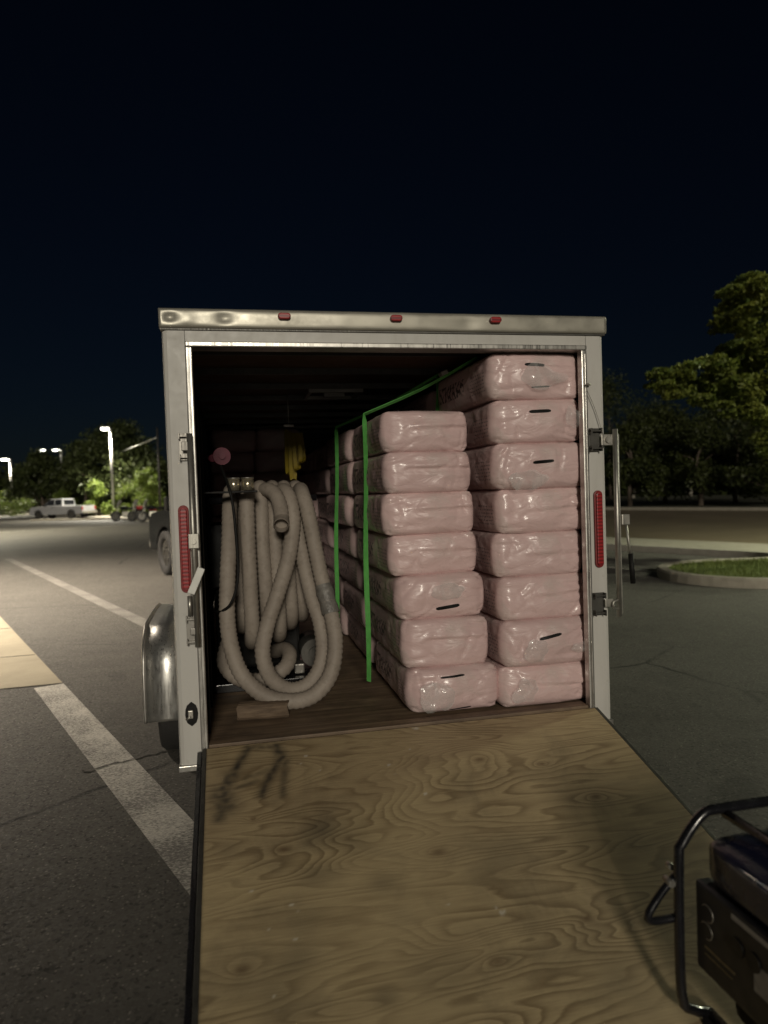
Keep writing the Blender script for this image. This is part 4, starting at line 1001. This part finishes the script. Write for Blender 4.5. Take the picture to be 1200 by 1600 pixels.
# the landscape strip at the left: bushes, trees, lamps
def far(px, D, z=0.0):
    d = cf+cr*((px-600)/F); q = Vector((CAM.x, CAM.y, 0))+Vector((d.x, d.y, 0)).normalized()*D; return Vector((q.x, q.y, z))
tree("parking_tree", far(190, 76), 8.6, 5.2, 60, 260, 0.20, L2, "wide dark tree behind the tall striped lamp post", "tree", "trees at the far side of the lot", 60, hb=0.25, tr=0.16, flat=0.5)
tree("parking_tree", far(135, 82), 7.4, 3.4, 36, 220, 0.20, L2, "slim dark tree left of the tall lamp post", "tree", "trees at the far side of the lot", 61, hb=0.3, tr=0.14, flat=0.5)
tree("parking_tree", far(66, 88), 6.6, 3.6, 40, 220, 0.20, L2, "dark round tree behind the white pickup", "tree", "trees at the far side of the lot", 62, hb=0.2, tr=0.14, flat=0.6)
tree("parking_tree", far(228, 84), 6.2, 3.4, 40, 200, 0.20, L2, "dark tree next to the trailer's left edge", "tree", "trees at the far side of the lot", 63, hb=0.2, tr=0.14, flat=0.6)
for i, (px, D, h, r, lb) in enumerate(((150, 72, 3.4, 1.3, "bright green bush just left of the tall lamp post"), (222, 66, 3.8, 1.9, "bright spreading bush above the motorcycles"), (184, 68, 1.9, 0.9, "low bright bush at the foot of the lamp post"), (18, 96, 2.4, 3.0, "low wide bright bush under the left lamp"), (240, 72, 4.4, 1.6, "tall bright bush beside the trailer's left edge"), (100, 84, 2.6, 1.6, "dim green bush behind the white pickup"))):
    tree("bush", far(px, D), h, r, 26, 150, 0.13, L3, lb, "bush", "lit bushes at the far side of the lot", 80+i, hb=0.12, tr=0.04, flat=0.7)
bm = BM(); cl = []
for k in range(120):
    px = -80+k*3.0+rg.uniform(-3, 3); p = far(px, rg.uniform(150, 190)); s = rg.uniform(2, 3.6); cl.append((p+Vector((0, 0, rg.uniform(1, 7))), Vector((s*1.6, s, s))))
leaf_cloud(bm, rg, cl, 50, 0.9); tag(obj("far_wood", bm, L2), "dark mass of far trees along the horizon at left", "wood", kind='stuff')

# ------------------------------------------------------------------ lamps
LAMP = emit("lamp_glow", (1.0, 0.98, 0.86), 25.0)
def street_lamp(base, h, energy, label, rz=0.0, cone=150, hs=1.0, lum=LAMP, col_=(1.0, 0.93, 0.76), rad=0.4):
    T = empty("street_lamp", base, rz, label, "street lamp", "tall parking lot lamps"); M = Matrix.Translation(base) @ Matrix.Rotation(rz, 4, 'Z')
    def mk(name, mat, fn, par=T):
        bm = BM(); fn(bm); bm.transform(M); return obj(name, bm, mat, par)
    mk("base", CONC, lambda b: cyl(b, (0, 0, 0), (0, 0, 0.8), 0.3*hs, 20))
    mk("pole", POLE, lambda b: cyl(b, (0, 0, 0.801), (0, 0, h), 0.15*hs, 14, 0.11*hs))
    hd = mk("lamp_head", POLE, lambda b: box(b, (0.0, -0.24*hs, h+0.021), (0.85*hs, 0.24*hs, h+0.16), bev=0.03))
    mk("lamp_glass", lum.node_tree and lum, lambda b: prism(b, [(0.13*hs+0.05, h-0.10), (0.2*hs+0.05, h-0.13), (0.7*hs, h-0.13), (0.76*hs, h-0.10), (0.78*hs, h+0.018), (0.12*hs+0.05, h+0.018)], 1, -0.2*hs, 0.2*hs), hd)
    L = bpy.data.lights.new("lamp_light", 'SPOT'); L.energy = energy; L.color = col_; L.spot_size = R(cone); L.spot_blend = 0.75; L.shadow_soft_size = rad
    o = bpy.data.objects.new("lamp_light", L); col.objects.link(o); o.parent = T; o.location = (0.5*hs, 0, h-0.3)
    return T
street_lamp(far(178, 68), 7.9, 13000, "tall lit lamp post rising in front of the dark trees", rz=R(180), hs=0.95)
street_lamp(far(20, 100), 7.0, 13000, "shorter looking lit lamp post at the left edge", rz=R(180), hs=1.3)
street_lamp(far(100, 175), 13.0, 0.1, "left one of two tiny far lamps above the dark round tree", rz=R(170), hs=2.2)
street_lamp(far(62, 165), 12.3, 0.1, "right one of two tiny far lamps above the dark round tree", rz=R(10), hs=2.0)
for px, py, D, k in ((990, 714, 70, "left"), (1080, 727, 74, "right")):
    street_lamp(far(px, D), 1.63+(753-py)/F*D, 0.1, f"{k} one of two tiny lights glimmering under the dark right trees", rz=R(150), hs=0.5)
# three lamp posts added out of view to brighten the asphalt
street_lamp(Vector((-9.5, 9.8, 0)), 8.0, 16500, "lamp post added out of view to light the asphalt left of the trailer", rz=R(0), hs=1.0, cone=128, col_=(1.0, 0.87, 0.71))
street_lamp(Vector((-17.0, 36.0, 0)), 8.5, 17000, "lamp post added out of view to light the far asphalt at left", rz=R(0), hs=1.0, cone=160, col_=(1.0, 0.93, 0.72))
street_lamp(Vector((15.5, 4.5, 0)), 8.0, 5600, "lamp post added out of view to light the ground by the kerbed island", rz=R(200), hs=1.0, cone=168, col_=(0.96, 1.0, 0.72))
# utility pole with a wire
UP = empty("utility_pole", far(251, 62), 0, "thin dark utility pole beside the trailer's left edge", "utility pole")
p0 = far(251, 62); bm = BM(); cyl(bm, p0, p0+Vector((0, 0, 7.4)), 0.10, 10, 0.08); obj("pole", bm, DARKM, UP)
bm = BM(); w0 = p0+Vector((0, 0, 6.6)); w1 = far(120, 95, 6.2); tube(bm, smooth_path([w0, w0.lerp(w1, 0.5)+Vector((0, 0, -0.35)), w1], 1.0), 0.05, 6); obj("wire", bm, simple("pale_wire", (0.55, 0.55, 0.52), 0.4), UP)

# ------------------------------------------------------------------ vehicles
def wheel(T, M, x, y, r, wdt=0.24, rimm=None):
    Wt = empty("wheel", (0, 0, 0), 0, None, None); Wt.parent = T
    def tb(b):
        prof = [(0.36, 0.60), (0.48, 0.72), (0.5, 0.90), (0.42, 0.99), (0, 1.0), (-0.42, 0.99), (-0.5, 0.90), (-0.48, 0.72), (-0.36, 0.60)]
        n = 28; rings = [[b.verts.new((x+p*wdt, y+q*r*math.sin(2*math.pi*k/n), r+q*r*math.cos(2*math.pi*k/n))) for p, q in prof] for k in range(n)]
        for k in range(n):
            for j in range(len(prof)):
                jj = (j+1) % len(prof); f = b.faces.new([rings[k][j], rings[(k+1) % n][j], rings[(k+1) % n][jj], rings[k][jj]]); f.smooth = True
        bmesh.ops.recalc_face_normals(b, faces=b.faces[:])
    bm = BM(); tb(bm); bm.transform(M); obj("tyre", bm, RUB, Wt)
    bm = BM(); cyl(bm, (x-wdt*0.3, y, r), (x+wdt*0.3, y, r), r*0.6, 20)
    for k in range(5):
        a = 2*math.pi*k/5; sx = 1 if x > 0 else -1
        c = Vector((x+sx*wdt*0.31, y+r*0.33*math.sin(a), r+r*0.33*math.cos(a))); cyl(bm, c, c+Vector((sx*0.012, 0, 0)), r*0.13, 10)
    bm.transform(M); obj("rim", bm, DARKM, Wt)
def pickup(base, rz, paint, label, cat="pickup truck", s=1.0):
    """nose towards local +Y"""
    T = empty("pickup_truck", base, rz, label, cat); M = Matrix.Translation(base) @ Matrix.Rotation(rz, 4, 'Z') @ Matrix.Scale(s, 4)
    def mk(name, mat, fn, par=T):
        bm = BM(); fn(bm); bm.transform(M); return obj(name, bm, mat, par)
    yr_, yf, r = -1.55, 2.10, 0.40
    def arch(yc, R_=0.47, n=9): return [(yc-R_*math.cos(math.pi*k/n), 0.42+R_*math.sin(math.pi*k/n)*0.98) for k in range(n+1)]
    prof = [(-2.70, 0.45)]+arch(yr_)+arch(yf)+[(2.98, 0.42), (3.05, 0.62), (3.02, 0.98), (2.85, 1.12), (1.55, 1.22), (-0.62, 1.20), (-0.62, 1.18), (-2.72, 1.18), (-2.76, 0.62)]
    body = mk("body", paint, lambda b: prism(b, prof, 0, -0.96, 0.96, 0.03))
    cabp = [(-0.62, 1.20), (1.52, 1.215), (0.86, 1.80), (0.55, 1.88), (-0.40, 1.88), (-0.58, 1.80)]
    def cab(b):
        t = bmesh.new(); n = len(cabp); Av = []; Bv = []
        for (y, z) in cabp:
            k = 0.93-0.17*max(0, (z-1.2)/0.68); Av.append(t.verts.new((-k, y, z))); Bv.append(t.verts.new((k, y, z)))
        t.faces.new(Av); t.faces.new(Bv[::-1])
        for i in range(n): t.faces.new([Av[i], Bv[i], Bv[(i+1) % n], Av[(i+1) % n]])
        bmesh.ops.recalc_face_normals(t, faces=t.faces[:]); bmesh.ops.bevel(t, geom=t.edges[:], offset=0.035, segments=2, affect='EDGES'); join(b, t)
    mk("cab", paint, cab)
    def sidew(y0, y1, y2, y3, sx):
        def f(b):
            def X(z): return sx*(0.93-0.17*max(0, (z-1.2)/0.68)+0.006)
            zs = (1.27, 1.78); q = [(y0, zs[0]), (y1, zs[0]), (y2, zs[1]), (y3, zs[1])]
            vs = [b.verts.new((X(z), y, z)) for y, z in q]; vi = [b.verts.new((X(z)-sx*0.02, y, z)) for y, z in q]
            b.faces.new(vs); b.faces.new(vi[::-1])
            for i in range(4): b.faces.new([vs[i], vi[i], vi[(i+1) % 4], vs[(i+1) % 4]])
            bmesh.ops.recalc_face_normals(b, faces=b.faces[:])
        return f
    for sx in (-1, 1):
        mk("side_window", GLASS, sidew(0.30, 1.36, 0.84, 0.30, sx)); mk("side_window", GLASS, sidew(-0.52, 0.22, 0.22, -0.47, sx))
        mk("door_mirror", BLKM, lambda b: box(b, (min(sx*0.97, sx*1.20), 1.15, 1.18), (max(sx*0.97, sx*1.20), 1.27, 1.42), bev=0.03))
        mk("headlight", LBL, lambda b: box(b, (sx*0.70-0.17, 2.98, 0.80), (sx*0.70+0.17, 3.055, 0.98), bev=0.02))
        mk("tail_light", RED, lambda b: box(b, (sx*0.88-0.07, -2.78, 0.80), (sx*0.88+0.07, -2.72, 1.12), bev=0.015))
        mk("door_handle", BLKM, lambda b: (box(b, (sx*0.972-0.012, 0.32, 1.05), (sx*0.972+0.012, 0.50, 1.09), bev=0.004),))
    def ws(b):
        q = [(-0.80, 1.47, 1.27), (0.80, 1.47, 1.27), (0.70, 0.90, 1.775), (-0.70, 0.90, 1.775)]; o_ = Vector((0, 0.018, 0.02))
        vs = [b.verts.new(Vector(p)+o_) for p in q]; vi = [b.verts.new(Vector(p)-o_*0.4) for p in q]; b.faces.new(vs); b.faces.new(vi[::-1])
        for i in range(4): b.faces.new([vs[i], vi[i], vi[(i+1) % 4], vs[(i+1) % 4]])
    mk("windshield", GLASS, ws)
    mk("rear_window", GLASS, lambda b: box(b, (-0.66, -0.645, 1.32), (0.66, -0.60, 1.74)))
    mk("bumper", STEEL, lambda b: box(b, (-0.93, 3.06, 0.45), (0.93, 3.16, 0.66), bev=0.03)); mk("bumper", STEEL, lambda b: box(b, (-0.93, -2.92, 0.50), (0.93, -2.79, 0.68), bev=0.03))
    mk("grille", BLKM, lambda b: box(b, (-0.50, 3.0, 0.70), (0.50, 3.06, 1.0), bev=0.01))
    for sx in (-1, 1):
        for y in (yr_, yf): wheel(T, M, sx*0.86, y, 0.40)
    return T
pickup(far(100, 72), R(62), simple("grey_white_paint", (0.24, 0.24, 0.245), 0.4, var=0.1, scale=2), "white double cab pickup parked far off at the left", s=0.98)
# tow truck ahead of the trailer: its front left wheel shows left of the trailer
ang = math.atan2(U.y, U.x)-math.pi/2
fl = Vector((-2.06, 12.4, 0)); loc = fl-(Matrix.Rotation(ang, 3, 'Z') @ Vector((-0.86*1.16, 2.10*1.16, 0)))
pickup(loc, ang, PAINTK, "dark tow truck mostly hidden behind the trailer's left side", s=1.16)
def motorcycle(base, rz, paint, label):
    T = empty("motorcycle", base, rz, label, "motorcycle", "motorcycles parked in a row"); M = Matrix.Translation(base) @ Matrix.Rotation(rz, 4, 'Z') @ Matrix.Rotation(R(7), 4, 'Y') @ Matrix.Scale(1.15, 4)
    def mk(name, mat, fn, sm=False):
        bm = BM(); fn(bm); bm.transform(M); return obj(name, bm, mat, T, sm)
    wheel(T, M, 0.0, -0.70, 0.32, 0.14); wheel(T, M, 0.0, 0.78, 0.33, 0.11)
    mk("frame", BLK, lambda b: (tube(b, smooth_path([(0, 0.55, 0.92), (0, 0.25, 0.55), (0, -0.1, 0.32), (0, -0.70, 0.32)], 0.05), 0.03, 8), tube(b, smooth_path([(0, 0.55, 0.92), (0, 0.0, 0.76), (0, -0.55, 0.80), (0, -0.95, 0.88)], 0.05), 0.03, 8)))
    mk("fork", STEEL, lambda b: (tube(b, [Vector((-0.09, 0.80, 0.33)), Vector((-0.10, 0.52, 1.02))], 0.022, 8), tube(b, [Vector((0.09, 0.80, 0.33)), Vector((0.10, 0.52, 1.02))], 0.022, 8)))
    mk("handlebar", BLK, lambda b: tube(b, smooth_path([(-0.40, 0.30, 1.12), (-0.18, 0.46, 1.08), (0.18, 0.46, 1.08), (0.40, 0.30, 1.12)], 0.03), 0.016, 8))
    mk("engine", STEEL, lambda b: (box(b, (-0.17, -0.22, 0.26), (0.17, 0.28, 0.60), bev=0.05), cyl(b, (0.14, 0.1, 0.30), (0.14, -0.85, 0.28), 0.045, 12)))
    def ell(b, c, s):
        t = bmesh.new(); bmesh.ops.create_uvsphere(t, u_segments=16, v_segments=10, radius=1)
        for v in t.verts: v.co = Vector((v.co.x*s[0]+c[0], v.co.y*s[1]+c[1], v.co.z*s[2]+c[2]))
        for f in t.faces: f.smooth = True
        join(b, t)
    mk("fuel_tank", paint, lambda b: ell(b, (0, 0.20, 0.84), (0.15, 0.29, 0.13)), True)
    mk("seat", BLKM, lambda b: (ell(b, (0, -0.28, 0.80), (0.16, 0.32, 0.08)), ell(b, (0, -0.68, 0.88), (0.13, 0.22, 0.07))), True)
    mk("rear_fender", paint, lambda b: tube(b, smooth_path([(0, -1.02, 0.42), (0, -0.98, 0.62), (0, -0.75, 0.72), (0, -0.5, 0.68)], 0.05), 0.07, 8))
    mk("windscreen", LBL, lambda b: box(b, (-0.17, -0.012, 0), (0.17, 0.012, 0.36), Matrix.Translation((0, 0.62, 1.02)) @ Matrix.Rotation(R(25), 4, 'X'), bev=0.01))
    mk("headlight", STEEL, lambda b: ell(b, (0, 0.66, 0.94), (0.09, 0.07, 0.09)), True)
    return T
motorcycle(far(198, 56), R(70), PAINTK, "black motorcycle, leftmost of three below the bright bush")
motorcycle(far(222, 54), R(60), PAINTR, "red motorcycle between two dark ones")
motorcycle(far(241, 52), R(75), PAINTK, "dark motorcycle with pale fairing nearest the trailer")
# pale concrete wheel stops by the pickup
for i, (px, D) in enumerate(((64, 68), (88, 66.5), (108, 65), (130, 64), (152, 62.5))):
    p = far(px, D); bm = BM(); box(bm, (-0.9, -0.09, 0), (0.9, 0.09, 0.14), Matrix.Translation(p) @ Matrix.Rotation(R(-8), 4, 'Z'), bev=0.03)
    tag(obj("wheel_stop", bm, CONC), ["pale wheel stop at the pickup's front", "second pale wheel stop from the left, under the pickup", "third pale wheel stop from the left, under the pickup", "pale wheel stop under the pickup's tail", "pale wheel stop below the bright bush"][i], "wheel stop", "pale wheel stops in a row")
